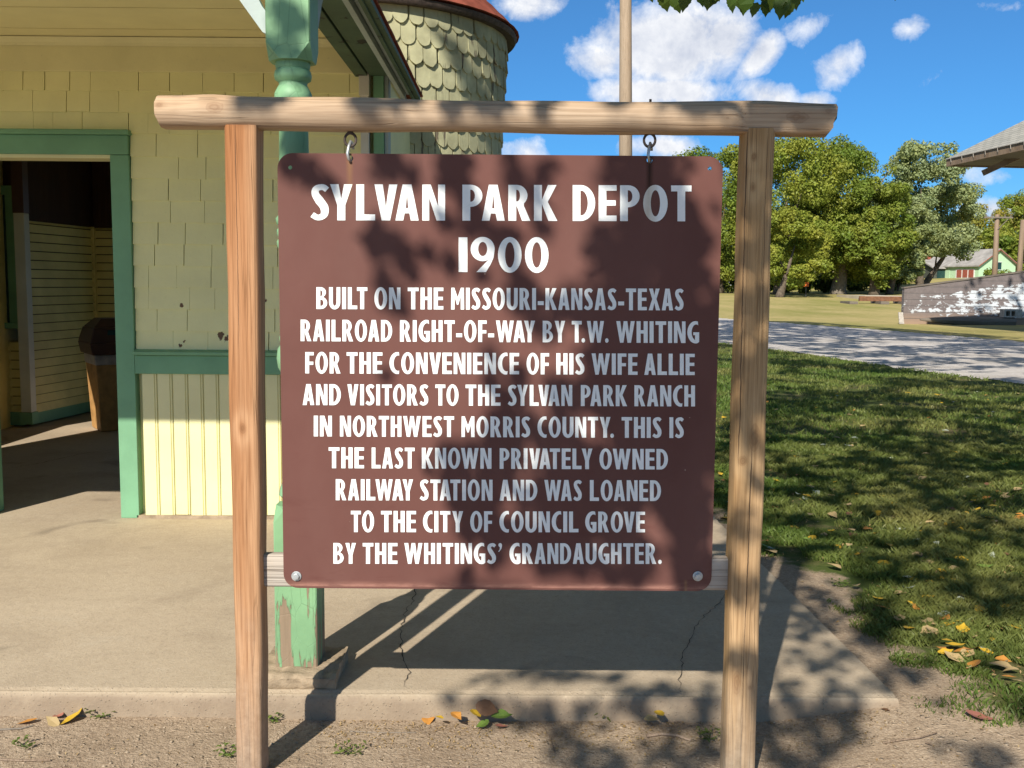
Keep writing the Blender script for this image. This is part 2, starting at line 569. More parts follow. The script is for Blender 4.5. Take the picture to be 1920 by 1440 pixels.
def f_sign(t, setp):
    p = t.coord()
    x, y, z = t.xyz(p)
    n = t.noise(p, 3, 4, .6)
    f = t.noise(p, 70, 3)
    c_ = t.mix(t.ramp(n, [(.3, 0.), (.7, 1.)]), (.128, .058, .049), (.152, .069, .058))
    # rust run-off below each hook, scuffs along the lower edge, scratches
    for hx in (-.413, .41):
        dx = t.m('ABSOLUTE', t.m('SUBTRACT', x, hx))
        s_ = t.m('MULTIPLY', t.ramp(dx, [(.0, 1.), (.012, 0.)]), t.ramp(t.m('SUBTRACT', z, 1.), [(.04, 0.), (.16, .7), (.2, 1.)]) if hx < 0 else t.ramp(t.m('SUBTRACT', z, 1.), [(.10, 0.), (.14, 1.)]))
        c_ = t.mix(t.m('MULTIPLY', s_, .45 if hx < 0 else .95), c_, (.30, .17, .06) if hx < 0 else (.035, .018, .012))
    lo = t.m('MULTIPLY', t.ramp(z, [(.004, 0.), (.008, 1.), (.016, .3), (.024, 0.)]), t.ramp(t.noise(t.mapping(p, (1, 1, 6)), 7, 5, .7), [(.35, 0.), (.6, 1.)]))
    c_ = t.mix(t.m('MULTIPLY', lo, .8), c_, (.42, .22, .17))
    sc_ = t.ramp(t.noise(t.mapping(p, (1, 1, .25), rot=(0, .35, 0)), 32, 3, .7), [(.715, 0.), (.74, 1.)])
    c_ = t.mix(t.m('MULTIPLY', sc_, .45), c_, (.35, .22, .17))
    smg = t.ramp(t.noise(t.mapping(p, (.7, 1, 2)), 8, 4, .7, 1.), [(.57, 0.), (.72, .4)])
    bl = t.m('MULTIPLY', t.ramp(t.m('ABSOLUTE', t.m('SUBTRACT', x, .538)), [(0., 1.), (.006, 0.)]), t.ramp(z, [(.0, .9), (.03, .8), (.034, 0.)]))
    c_ = t.mix(bl, c_, (.30, .17, .09))
    dust = t.ramp(t.noise(t.mapping(p, (1, 1, .5)), 2.6, 5, .6), [(.45, 0.), (.7, .22)])
    c_ = t.mix(dust, c_, (.22, .13, .11))
    c_ = t.mix(t.m('MULTIPLY', smg, t.ramp(z, [(.1, 1.), (.5, .2)])), c_, (.10, .035, .03))
    sp = t.ramp(t.voro(p, 13), [(.018, 1.), (.03, 0.)])
    c_ = t.mix(t.m('MULTIPLY', sp, .6), c_, (.5, .4, .33))
    setp(col=c_, rough=.55, spec=.1, nrm=t.bump(t.m('ADD', t.m('MULTIPLY', n, .5), t.m('MULTIPLY', f, .02)), .1, .01))


mat('sign_brown', f_sign)


def f_letter(t, setp):
    p = t.coord()
    n = t.noise(p, 14, 5, .6)
    crk = t.ramp(t.voro(t.vm('ADD', p, t.vm('SCALE', t.noise(p, 20, 3, col=True), .05)), 11, 'DISTANCE_TO_EDGE'), [(0., 1.), (.006, 0.)])
    c_ = t.mix(t.ramp(n, [(.35, 0.), (.65, 1.)]), (.80, .84, .83), (.88, .90, .89))
    c_ = t.mix(t.m('MULTIPLY', crk, .22), c_, (.4, .42, .42))
    x, y, z = t.xyz(p)
    st = t.m('MULTIPLY', t.ramp(t.m('ABSOLUTE', t.m('SUBTRACT', x, .408)), [(.0, 1.), (.016, .7), (.03, 0.)]), t.ramp(t.m('SUBTRACT', z, 1.), [(.0, 0.), (.04, 1.)]))
    c_ = t.mix(t.m('MULTIPLY', st, t.m('MULTIPLY_ADD', n, .9, .1)), c_, (.38, .30, .17))
    st2 = t.m('MULTIPLY', t.ramp(t.m('ABSOLUTE', t.m('SUBTRACT', x, -.40)), [(.0, .6), (.03, 0.)]), t.ramp(t.m('SUBTRACT', z, 1.), [(.07, 0.), (.13, 1.)]))
    c_ = t.mix(st2, c_, (.85, .70, .45))
    setp(col=c_, rough=.45, spec=.4)


mat('white_sheeting', f_letter)


def f_conc(t, setp):
    p = t.coord()
    big = t.noise(p, .9, 5, .6)
    mid = t.noise(t.mapping(p, (1, 1.25, 1), rot=(0, 0, .5)), 1.7, 6, .6, .8)
    fine = t.noise(p, 90, 4, .7)
    agg = t.voro(p, 70)
    c_ = t.mix(t.ramp(big, [(.32, 0.), (.68, 1.)]), (.385, .31, .22), (.47, .39, .285))
    c_ = t.mix(t.ramp(mid, [(.48, .0), (.72, .55)]), c_, (.29, .23, .165))
    mot = t.noise(p, 26, 6, .75)
    c_ = t.mix(t.ramp(mot, [(.5, 0.), (.68, .28)]), c_, (.25, .20, .145))
    c_ = t.mix(t.ramp(mot, [(.34, .3), (.46, 0.)]), c_, (.52, .45, .34))
    c_ = t.mix(t.ramp(mid, [(.25, .5), (.4, 0.)]), c_, (.46, .40, .31))
    c_ = t.mix(t.ramp(fine, [(.52, 0.), (.68, .45)]), c_, (.22, .17, .125))
    pit = t.ramp(t.voro(t.vm('ADD', p, (3.1, 1.7, 0)), 31), [(.035, 1.), (.055, 0.)])
    c_ = t.mix(t.m('MULTIPLY', pit, .7), c_, (.10, .08, .06))
    # the worn front edge shows its aggregate
    y = t.xyz(p)[1]
    e = t.ramp(t.m('SUBTRACT', y, 3.16), [(.02, 1.), (.10, .25), (.3, 0.)])
    sp = t.m('MULTIPLY', t.ramp(agg, [(.1, 1.), (.22, 0.)]), e)
    c_ = t.mix(t.m('MULTIPLY', sp, .7), c_, (.55, .47, .35))
    sp2 = t.ramp(t.voro(p, 22), [(.03, 1.), (.05, 0.)])
    c_ = t.mix(t.m('MULTIPLY', sp2, .45), c_, (.56, .5, .4))
    st = t.ramp(t.noise(p, 2.4, 3, .5, .8), [(.64, 0.), (.74, .55)])
    c_ = t.mix(st, c_, (.19, .155, .115))
    face = t.m('MULTIPLY', t.ramp(t.m('SUBTRACT', y, 3.16), [(.004, 1.), (.016, 0.)]), t.ramp(t.noise(p, 8, 5, .7), [(.25, .45), (.6, .85)]))
    c_ = t.mix(face, c_, (.235, .18, .13))
    hh = t.m('ADD', t.m('MULTIPLY', fine, .5), t.m('MULTIPLY', sp, 1.))
    setp(col=c_, rough=.85, spec=.2, nrm=t.bump(t.m('ADD', t.m('ADD', hh, t.m('MULTIPLY', pit, -.8)), t.m('ADD', t.m('MULTIPLY', mid, .7), t.m('MULTIPLY', mot, .6))), .6, .006))


mat('concrete', f_conc)
plain('dark_crack', (.06, .05, .04), .9, .1)


def f_ground(t, setp):
    p = t.coord()
    g = t.attr('grass')
    dry = t.attr('dry')
    big = t.noise(p, .35, 4, .6)
    mid = t.noise(p, 3.5, 6, .65)
    fine = t.noise(p, 55, 5, .7)
    clod = t.voro(t.vm('ADD', p, t.vm('SCALE', t.noise(p, 9, 3, col=True), .12)), 26)
    d_ = t.mix(t.ramp(mid, [(.3, 0.), (.7, 1.)]), (.32, .24, .165), (.47, .37, .265))
    d_ = t.mix(t.ramp(fine, [(.45, 0.), (.7, .75)]), d_, (.20, .145, .10))
    d_ = t.mix(t.ramp(clod, [(.04, .55), (.14, 0.)]), d_, (.56, .47, .36))
    crk = t.ramp(t.voro(t.vm('ADD', p, t.vm('SCALE', t.noise(p, 14, 3, col=True), .08)), 15, 'DISTANCE_TO_EDGE'), [(0., 1.), (.035, 0.)])
    d_ = t.mix(t.m('MULTIPLY', crk, t.ramp(mid, [(.5, 0.), (.7, .3)])), d_, (.2, .15, .11))
    spk = t.noise(p, 140, 3, .6)
    d_ = t.mix(t.ramp(spk, [(.58, 0.), (.66, .45)]), d_, (.13, .09, .06))
    d_ = t.mix(t.ramp(spk, [(.33, .5), (.42, 0.)]), d_, (.58, .5, .39))
    gr = t.mix(t.ramp(t.noise(p, 9, 6, .7), [(.35, 0.), (.65, 1.)]), (.045, .075, .018), (.09, .115, .03))
    gr = t.mix(t.ramp(big, [(.5, 0.), (.75, .55)]), gr, (.19, .155, .06))
    gr = t.mix(t.ramp(t.noise(p, 2.2, 6, .75), [(.52, 0.), (.68, .8)]), gr, (.20, .15, .085))
    fl = t.mix(t.ramp(t.noise(t.mapping(p, (1, .5, 1)), .22, 6, .7), [(.35, 0.), (.62, 1.)]), (.26, .255, .075), (.46, .37, .165))
    fl = t.mix(t.ramp(t.noise(p, 4, 6, .75), [(.45, 0.), (.7, .55)]), fl, (.19, .20, .06))
    gr = t.mix(dry, gr, fl)
    gm = t.ramp(t.m('ADD', g, t.m('MULTIPLY_ADD', t.noise(p, 4.5, 7, .72), 1.5, -.75)), [(.38, 0.), (.62, 1.)])
    c_ = t.mix(gm, d_, gr)
    hh = t.m('ADD', t.m('MULTIPLY', fine, .5), t.m('MULTIPLY', mid, .9))
    hh = t.m('ADD', hh, t.m('MULTIPLY', t.ramp(clod, [(.03, 1.), (.22, 0.)]), .4))
    hh = t.m('ADD', hh, t.m('MULTIPLY', crk, -.08))
    hh = t.m('ADD', hh, t.m('MULTIPLY', spk, .35))
    setp(col=c_, rough=.95, spec=.1, nrm=t.bump(hh, .8, .018))


mat('soil_and_turf', f_ground)


def f_road(t, setp):
    p = t.coord()
    a = t.noise(p, 1.1, 5, .65)
    f = t.noise(p, 28, 5, .75)
    c_ = t.mix(t.ramp(a, [(.3, 0.), (.7, 1.)]), (.52, .485, .455), (.67, .63, .585))
    c_ = t.mix(t.ramp(f, [(.5, 0.), (.7, .7)]), c_, (.30, .285, .27))
    c_ = t.mix(t.ramp(t.noise(t.mapping(p, (.35, 1, 1), rot=(0, 0, -.5)), .8, 4, .6), [(.5, 0.), (.62, .4)]), c_, (.33, .30, .25))
    c_ = t.mix(t.ramp(t.voro(p, 16), [(.05, .6), (.12, 0.)]), c_, (.62, .59, .55))
    setp(col=c_, rough=.95, spec=.1, nrm=t.bump(f, .8, .03))


mat('gravel', f_road)
leafmat('grass_blade', (.07, .135, .022), (.15, .20, .048), (.24, .225, .075), .25)
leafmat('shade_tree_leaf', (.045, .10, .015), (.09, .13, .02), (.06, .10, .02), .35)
leafmat('tree_leaf', (.155, .235, .03), (.29, .33, .052), (.37, .37, .06), .34)
leafmat('tree_leaf_dark', (.11, .19, .026), (.21, .265, .042), (.29, .31, .05), .32)
leafmat('silver_leaf', (.21, .28, .125), (.34, .40, .21), (.33, .36, .12), .3)
leafmat('autumn_leaf', (.19, .23, .04), (.34, .31, .055), (.42, .32, .07), .3)
leafmat('hedge_leaf', (.04, .075, .014), (.08, .12, .02), (.11, .13, .026), .2)
plain('bark', (.13, .105, .08), .9, .1, .5, 6, .8)
plain('pale_bark', (.27, .235, .195), .9, .1, .4, 6, .8)
plain('steel', (.42, .45, .46), .38, .5, .3, 60, .1, .85)
plain('galvanised', (.50, .53, .54), .45, .5, .25, 60, .1, .6)
plain('rusty_iron', (.09, .07, .06), .7, .3, .5, 40, .3, .3)
plain('rust', (.20, .10, .055), .85, .2, .4, 6, .3)
plain('bin_brown', (.075, .034, .024), .45, .4, .2)
plain('bin_tan', (.46, .26, .095), .6, .3, .3, 12)
plain('bag_plastic', (.42, .36, .33), .35, .4, .3, 20)
plain('stone', (.37, .29, .20), .9, .15, .4, 14, .8)
plain('glass_dark', (.015, .05, .05), .08, .5, .3)
plain('cinder', (.40, .37, .33), .9, .1, .3, 10, .5)
plain('orange_sign', (.75, .17, .03), .5)
plain('mint_siding', (.43, .62, .42), .7, .2, .1)
plain('cream_siding', (.62, .56, .38), .7, .2, .1)
plain('pale_siding', (.6, .66, .72), .7, .2, .1)
plain('brick_red', (.33, .10, .07), .85, .1, .3)
plain('dark_siding', (.09, .10, .085), .8, .1, .4)
plain('house_roof', (.36, .345, .325), .9, .1, .35, 1.2, .4)
plain('car_paint', (.10, .16, .26), .3, .5, .1)
plain('white_paint', (.70, .70, .68), .6, .3, .1)
plain('pale_concrete', (.50, .44, .35), .9, .1, .2, 1.)


def f_roofshingle(t, setp):
    p = t.coord()
    n = t.noise(p, 5, 5, .65)
    br = t.new('ShaderNodeTexBrick')
    t.put(br.inputs['Vector'], t.mapping(t.coord('UV'), (1, 1, 1)))
    br.inputs['Scale'].default_value = 1
    br.inputs['Brick Width'].default_value = .4
    br.inputs['Row Height'].default_value = .16
    br.inputs['Mortar Size'].default_value = .012
    t.put(br.inputs['Color1'], (.33, .33, .30))
    t.put(br.inputs['Color2'], (.42, .41, .37))
    t.put(br.inputs['Mortar'], (.12, .12, .11))
    c_ = t.mix(t.ramp(n, [(.4, 0.), (.7, .5)]), br.outputs[0], (.25, .25, .22))
    setp(col=c_, rough=.95, nrm=t.bump(br.outputs['Fac'], .5, .01))


mat('roof_shingle', f_roofshingle)
plain('red_shingle', (.26, .075, .05), .85, .15, .4, 8, .6)


def f_blockwall(t, setp):
    p = t.coord()
    x, y, z = t.xyz(p)
    e = t.noise(t.mapping(p, (1.1, 1, 2.6)), 1.9, 7, .68, .3)
    e2 = t.m('ADD', e, t.m('MULTIPLY', t.m('SUBTRACT', x, 1.9), .03))
    top = t.ramp(t.m('SUBTRACT', t.m('MULTIPLY_ADD', x, .11, 1.32), z), [(.05, .22), (.35, 0.)])
    e2 = t.m('SUBTRACT', e2, top)
    e2 = t.m('SUBTRACT', e2, t.ramp(z, [(.1, .18), (.5, 0.)]))
    e2 = t.m('ADD', e2, t.m('MULTIPLY_ADD', t.noise(t.mapping(p, (1, 1, 1.6)), 7, 5, .65), .34, -.17))
    e2 = t.m('ADD', e2, t.m('MULTIPLY', t.ramp(x, [(1.9, 0.), (3.2, 1.)]), .06))
    pm = t.ramp(e2, [(.51, 0.), (.545, 1.)])
    bare = t.mix(t.noise(p, 6, 5, .7), (.10, .085, .085), (.24, .205, .20))
    bare = t.mix(t.ramp(z, [(.1, .8), (.55, 0.)]), bare, (.33, .23, .16))
    c_ = t.mix(pm, bare, t.mix(t.noise(p, 3, 5), (.50, .54, .58), (.62, .66, .70)))
    rows = t.m('ABSOLUTE', t.m('SUBTRACT', t.m('FRACT', t.m('DIVIDE', z, .235)), .5))
    jn = t.ramp(rows, [(.455, 0.), (.48, 1.)])
    c_ = t.mix(t.m('MULTIPLY', jn, .75), c_, (.10, .10, .10))
    setp(col=c_, rough=.85, nrm=t.bump(t.m('ADD', t.m('MULTIPLY', jn, -1.), t.m('MULTIPLY', e, .6)), .6, .02))


mat('painted_block', f_blockwall)

# ------------------------------------------------------------------ ground
def sstep(a, b, x):
    t = np.clip((x - a) / (b - a), 0, 1)
    return t * t * (3 - 2 * t)


def gh(x, y):
    """height of the ground"""
    x, y = np.asarray(x, float), np.asarray(y, float)
    h = -.082 + .066 * sstep(.75, 1.35, x) * sstep(2.4, 3.3, y)
    h = h + .066 * sstep(4, 8, y) * (1 - sstep(.75, 1.35, x)) * 0
    h = h + .012 * np.sin(x * 3.1 + y * 1.7) * np.sin(y * 2.3 - x) * (1 - sstep(8, 14, y)) * (.25 + .75 * (x > 1.3))
    h = h + .75 * sstep(42, 85, y) + 2.4 * sstep(60, 130, y) * sstep(22, 55, x)
    return h + 9 * sstep(120, 260, y) * sstep(30, 80, x)


GB = [atz(1395, 975), atz(1440, 1035), atz(1560, 1075), atz(1640, 1140), atz(1690, 1200), atz(1790, 1245), atz(1850, 1310), atz(1925, 1350)]
gby = np.array([v.y for v in GB][::-1])
gbx = np.array([v.x for v in GB][::-1])


def grassmask(x, y):
    xb = np.interp(y, gby, gbx, left=1.9, right=1.22)
    xb = xb + np.where(y < 3.0, (3.0 - y) * .9, 0)
    return np.maximum(sstep(-.32, .34, x - xb), sstep(9, 11, y))


xs = np.unique(np.concatenate([np.arange(-3, 6.01, .07), np.arange(6, 40, .8), np.arange(-40, -3, 1.5), [-900, -400, -200, -100, -60, 60, 80, 100, 150, 200, 400, 900]]))
ys = np.unique(np.concatenate([np.arange(1.2, 9.01, .07), np.arange(9, 60, .8), np.arange(60, 140, 3), np.arange(-20, 1.2, 1.), [-300, -100, -50, 160, 200, 260, 350, 600, 1500]]))
GX, GY = np.meshgrid(xs, ys)
GZ = gh(GX, GY)
nx, ny = len(xs), len(ys)
V = np.stack([GX, GY, GZ], -1).reshape(-1, 3)
ii = (np.arange(ny - 1)[:, None] * nx + np.arange(nx - 1)[None]).ravel()
Fq = np.stack([ii, ii + 1, ii + nx + 1, ii + nx], 1)
g = npmesh('ground', V, Fq, 'soil_and_turf', smooth=True)
tag(g, kind='structure')
aa = g.data.attributes.new('grass', 'FLOAT', 'POINT')
aa.data.foreach_set('value', grassmask(V[:, 0], V[:, 1]).astype(np.float32))
aa = g.data.attributes.new('dry', 'FLOAT', 'POINT')
aa.data.foreach_set('value', sstep(24, 30, V[:, 1] + V[:, 0] * .9).astype(np.float32))

# gravel road
rn = [atz(1180, 622), atz(1345, 641), atz(1500, 661), atz(1700, 690), atz(1920, 718)]
rf = [atz(1180, 583), atz(1345, 596), atz(1500, 607), atz(1700, 622), atz(1920, 640)]
d0, d1 = (rn[-1] - rn[-2]).normalized(), (rf[-1] - rf[-2]).normalized()
rn.append(rn[-1] + d0 * 14)
rf.append(rf[-1] + d0 * 14)


def resample(pts, n):
    out = []
    for i in range(n):
        t = i / (n - 1) * (len(pts) - 1)
        k = min(int(t), len(pts) - 2)
        out.append(pts[k].lerp(pts[k + 1], t - k))
    return out


NR = 160
a_, b_ = resample(rn, NR), resample(rf, NR)
Vr = []
for i in range(NR):
    na, nb = a_[i] + (a_[i] - b_[i]).normalized() * random.uniform(-.12, .3), b_[i] + (b_[i] - a_[i]).normalized() * random.uniform(-.3, .3)
    for k in range(9):
        p = na.lerp(nb, k / 8)
        Vr.append((p.x, p.y, float(gh(p.x, p.y)) + .008 + .03 * math.sin(math.pi * k / 8)))
ii = (np.arange(NR - 1)[:, None] * 9 + np.arange(8)[None]).ravel()
tag(npmesh('gravel_road', np.array(Vr), np.stack([ii, ii + 1, ii + 10, ii + 9], 1), 'gravel', smooth=True), kind='structure')

# concrete porch slab with a worn, rounded front edge
SLX = [atz(1681, 1306), atz(1426, 1052), atz(1340, 963)]
mb = MB()
yf = 3.16
prof = [(-.14, yf), (-.03, yf), (-.016, yf + .003), (-.007, yf + .009), (-.003, yf + .018), (-.006, yf + .026), (-.006, yf + .032), (-.001, yf + .042), (0, yf + .055), (0, 4.5), (0, 5.6), (0, 14)]
XR = lambda y: 1.275 + (y - 3.16) * -.036 if y < 6 else 1.17
nx_ = 60
vs, fs = [], []
for j, (z, y) in enumerate(prof):
    for i in range(nx_ + 1):
        x = -9 + (XR(y) + 9) * i / nx_
        vs.append((x, y + (.006 * math.sin(x * 7) * math.sin(x * 2.3) if j < 8 else 0), z))
for j in range(len(prof) - 1):
    for i in range(nx_):
        k = j * (nx_ + 1) + i
        fs.append((k, k + 1, k + nx_ + 2, k + nx_ + 1))
mb.add(vs, fs)
rt = [j * (nx_ + 1) + nx_ for j in range(len(prof))]
o_ = len(mb.v)
mb.v += [(mb.v[i][0] + .004, mb.v[i][1], -.14) for i in rt]
for j in range(len(prof) - 1):
    mb.f.append((rt[j], rt[j + 1], o_ + j + 1, o_ + j))
slab = tag(build('concrete_slab', mb, 'concrete', autosm=40), kind='structure')


def crack(pts, w0):
    mb = MB()
    P = [Vector(p) for p in pts]
    fine = []
    for i in range(len(P) - 1):
        n = max(2, int((P[i + 1] - P[i]).length / .025))
        for k in range(n):
            p = P[i].lerp(P[i + 1], k / n)
            fine.append(p + Vector((random.uniform(-.008, .008), 0, 0)))
    fine.append(P[-1])
    vs, fs = [], []
    for i, p in enumerate(fine):
        ww = w0 * random.uniform(.35, 1.3) * (1 if .05 < i / len(fine) < .95 else .3)
        z = p.z
        vs += [(p.x - ww, p.y, z + .0035), (p.x + ww, p.y, z + .0035)]
        if i:
            k = 2 * i
            fs.append((k - 2, k - 1, k + 1, k))
    mb.add(vs, fs)
    return mb


build('crack', crack([atz(786, 1060), atz(779, 1107), atz(774, 1128), atz(760, 1150), atz(751, 1185), atz(753, 1215), atz(762, 1245), atz(768, 1262), atz(757, 1290)], .0020), 'dark_crack', slab)
build('crack', crack([atz(1370, 1100), atz(1345, 1135), atz(1310, 1165), atz(1290, 1205), atz(1279, 1240), atz(1276, 1270), atz(1273, 1295)], .0014), 'dark_crack', slab)
build('crack', crack([atz(10, 880), atz(80, 868), atz(160, 850), atz(230, 842)], .003), 'dark_crack', slab)
for m_ in [o for o in slab.children]:
    m_['label'] = 'dark crack running across the concrete'
# ------------------------------------------------------------------ the hanging sign
YS = 2.795
sc_ = (at(521, 700, YS) + at(1345, 700, YS)) / 2
SX0, SX1, SZ0, SZ1 = -.648, .574, .472, 1.694
SCX = (SX0 + SX1) / 2


def build_at(name, mb, m, parent, org, **kw):
    """like build(), but the part keeps its own origin at org"""
    org = Vector(org)
    mb.v = [tuple(Vector(v) - org) for v in mb.v]
    o = build(name, mb, m, None, **kw)
    o.parent = parent
    o.location = org - (rootloc(parent) if parent else Vector())
    return o


sign = thing('information_sign', (SCX, YS, SZ0), 'square brown metal sign with white lettering about the 1900 depot, hung in the log frame', 'sign')


def circ(cx, cy, rx, ry, a0=0, a1=360, n=24):
    return [(cx + rx * math.cos(R_(a0 + (a1 - a0) * i / n)), cy + ry * math.sin(R_(a0 + (a1 - a0) * i / n))) for i in range(n + 1)]


rr = .042
out = circ(SX0 + rr, SZ0 + rr, rr, rr, 180, 270, 8) + circ(SX1 - rr, SZ0 + rr, rr, rr, 270, 360, 8) + circ(SX1 - rr, SZ1 - rr, rr, rr, 0, 90, 8) + circ(SX0 + rr, SZ1 - rr, rr, rr, 90, 180, 8)
hk = [at(657, 297, YS), at(1218, 300, YS)]
holes = [circ(p.x, p.z, r, r, 0, 360, 12)[:-1] for p, r in ((hk[0], .008), (hk[1], .008), (at(544, 314, YS), .0055), (at(1331, 316, YS), .0055))]
loops = [[Vector((x, z, 0)) for x, z in l] for l in [out] + holes]
flat = [p for l in loops for p in l]
tri = tessellate_polygon(loops)
mb = MB()
n = len(flat)
mb.v = [(p.x, YS, p.y) for p in flat] + [(p.x, YS + .003, p.y) for p in flat]
mb.f = [tuple(t) for t in tri] + [tuple(i + n for i in reversed(t)) for t in tri]
o_ = 0
for l in loops:
    k = len(l)
    mb.f += [(o_ + i, o_ + (i + 1) % k, o_ + (i + 1) % k + n, o_ + i + n) for i in range(k)]
    o_ += k
build('panel', mb, 'sign_brown', sign)

# --- letter shapes (unit cap height)
s_, t_ = .19, .155


def arc(cx, cy, rx, ry, a0, a1, n=14):
    return circ(cx, cy, rx, ry, a0, a1, n)


def stroke(pts, wid, n=10):
    """outline of a Catmull-Rom stroke with varying width"""
    P = [Vector((*p, 0)) for p in pts]
    P = [P[0] * 2 - P[1]] + P + [P[-1] * 2 - P[-2]]
    Wd = [wid[0]] + list(wid) + [wid[-1]]
    c, ww = [], []
    for i in range(1, len(P) - 2):
        for k in range(n + (1 if i == len(P) - 3 else 0)):
            t = k / n
            a, b, c_, d = P[i - 1:i + 3]
            c.append(.5 * ((2 * b) + (c_ - a) * t + (2 * a - 5 * b + 4 * c_ - d) * t * t + (3 * b - a - 3 * c_ + d) * t ** 3))
            ww.append(Wd[i] * (1 - t) + Wd[i + 1] * t)
    L, Rr = [], []
    for i, p in enumerate(c):
        d = (c[min(i + 1, len(c) - 1)] - c[max(i - 1, 0)]).normalized()
        nn = Vector((-d.y, d.x, 0)) * ww[i] / 2
        L.append(tuple((p + nn).xy))
        Rr.append(tuple((p - nn).xy))
    return L, Rr


def glyph(ch):
    s, t = s_, t_
    if ch == 'I':
        return s, [[(0, 0), (s, 0), (s, 1), (0, 1)]]
    if ch == '1':
        s = .23
        return s, [[(0, 0), (s, 0), (s, 1), (0, 1)]]
    if ch == 'L':
        w_ = .45
        return w_, [[(0, 0), (w_, 0), (w_, t * 1.08), (s, t * 1.08), (s, 1), (0, 1)]]
    if ch == 'E':
        w_ = .44
        return w_, [[(0, 0), (w_, 0), (w_, t), (s, t), (s, .43), (w_ - .02, .43), (w_ - .02, .58), (s, .58), (s, 1 - t), (w_, 1 - t), (w_, 1), (0, 1)]]
    if ch == 'F':
        w_ = .41
        return w_, [[(0, 0), (s, 0), (s, .40), (w_ - .02, .40), (w_ - .02, .55), (s, .55), (s, 1 - t), (w_, 1 - t), (w_, 1), (0, 1)]]
    if ch == 'T':
        w_ = .50
        a = (w_ - s) / 2
        return w_, [[(a, 0), (a + s, 0), (a + s, 1 - t * 1.08), (w_, 1 - t * 1.08), (w_, 1), (0, 1), (0, 1 - t * 1.08), (a, 1 - t * 1.08)]]
    if ch == 'H':
        w_ = .52
        return w_, [[(0, 0), (s, 0), (s, .43), (w_ - s, .43), (w_ - s, 0), (w_, 0), (w_, 1), (w_ - s, 1), (w_ - s, .585), (s, .585), (s, 1), (0, 1)]]
    if ch == 'N':
        w_, b, a = .54, .165, .20
        return w_, [[(0, 0), (b, 0), (b, .62), (w_ - a, 0), (w_, 0), (w_, 1), (w_ - b, 1), (w_ - b, .40), (a, 1), (0, 1)]]
    if ch == 'M':
        w_ = .64
        return w_, [[(0, 0), (.17, 0), (.172, .60), (w_ / 2 - .035, .22), (w_ / 2 + .035, .22), (w_ - .172, .60), (w_ - .17, 0), (w_, 0), (w_ - .012, 1), (w_ - .16, 1), (w_ / 2, .56), (.16, 1), (.012, 1)]]
    if ch == 'V':
        w_ = .54
        return w_, [[(0, 1), (w_ / 2 - .10, 0), (w_ / 2 + .10, 0), (w_, 1), (w_ - .195, 1), (w_ / 2, .36), (.195, 1)]]
    if ch == 'A':
        w_ = .55
        m_ = (w_ / 2 - .105)
        ix = lambda y: m_ * y + .185
        return w_, [[(0, 0), (.185, 0), (ix(.2), .2), (w_ - ix(.2), .2), (w_ - .185, 0), (w_, 0), (w_ / 2 + .105, 1), (w_ / 2 - .105, 1)],
                    [(ix(.34) + .004, .345), (w_ - ix(.34) - .004, .345), (w_ / 2, .76)]]
    if ch == 'W':
        w_ = .86
        return w_, [[(0, 1), (.175, 0), (.335, 0), (w_ / 2, .60), (w_ - .335, 0), (w_ - .175, 0), (w_, 1), (w_ - .185, 1), (w_ - .265, .42), (w_ / 2 + .085, 1), (w_ / 2 - .085, 1), (.265, .42), (.185, 1)]]
    if ch == 'X':
        w_ = .56
        return w_, [[(0, 0), (.20, 0), (w_ / 2, .34), (w_ - .20, 0), (w_, 0), (w_ * .685, .52), (w_ - .02, 1), (w_ - .215, 1), (w_ / 2, .69), (.215, 1), (.02, 1), (w_ * .315, .52)]]
    if ch == 'Y':
        w_ = .53
        a = w_ / 2
        return w_, [[(a - s / 2, 0), (a + s / 2, 0), (a + s / 2, .42), (w_, 1), (w_ - .2, 1), (a, .60), (.2, 1), (0, 1), (a - s / 2, .42)]]
    if ch == 'K':
        w_ = .56
        return w_, [[(0, 0), (s, 0), (s, .47), (w_ - .215, 0), (w_, 0), (s + .14, .53), (w_ - .02, 1), (w_ - .225, 1), (s, .58), (s, 1), (0, 1)]]
    if ch == 'U':
        w_ = .54
        return w_, [[(0, 1)] + arc(w_ / 2, .31, w_ / 2, .325, 180, 360, 18) + [(w_, 1), (w_ - s * .95, 1)] + arc(w_ / 2, .32, w_ / 2 - s * .97, .17, 360, 180, 12) + [(s * .97, 1)]]
    if ch in 'O0':
        w_ = .60 if ch == 'O' else .62
        return w_, [arc(w_ / 2, .5, w_ / 2, .515, 0, 360, 32)[:-1], arc(w_ / 2, .5, w_ / 2 - s * .98, .365, 0, 360, 28)[:-1]]
    if ch == 'D':
        w_ = .55
        c = .2
        return w_, [[(0, 0)] + arc(c, .5, w_ - c, .5, -90, 90, 20) + [(0, 1)], [(s, t)] + arc(c + .01, .5, w_ - c - s * 1.0, .5 - t, -90, 90, 16) + [(s, 1 - t)]]
    if ch == 'P':
        w_ = .48
        c = .2
        return w_, [[(0, 0), (s, 0), (s, .385)] + arc(c, .692, w_ - c, .308, -90, 90, 16) + [(0, 1)], [(s, .53)] + arc(c + .005, .694, w_ - c - s * .97, .166, -90, 90, 12) + [(s, .86)]]
    if ch == 'R':
        w_ = .53
        c = .2
        ww = .46
        return w_, [[(0, 0), (s, 0), (s, .40), (.205, .40), (w_ - .2, 0), (w_, 0), (.372, .42)] + arc(c, .705, ww - c, .295, -48, 90, 14) + [(0, 1)], [(s, .54)] + arc(c + .005, .70, ww - c - s * .97, .162, -90, 90, 12) + [(s, .862)]]
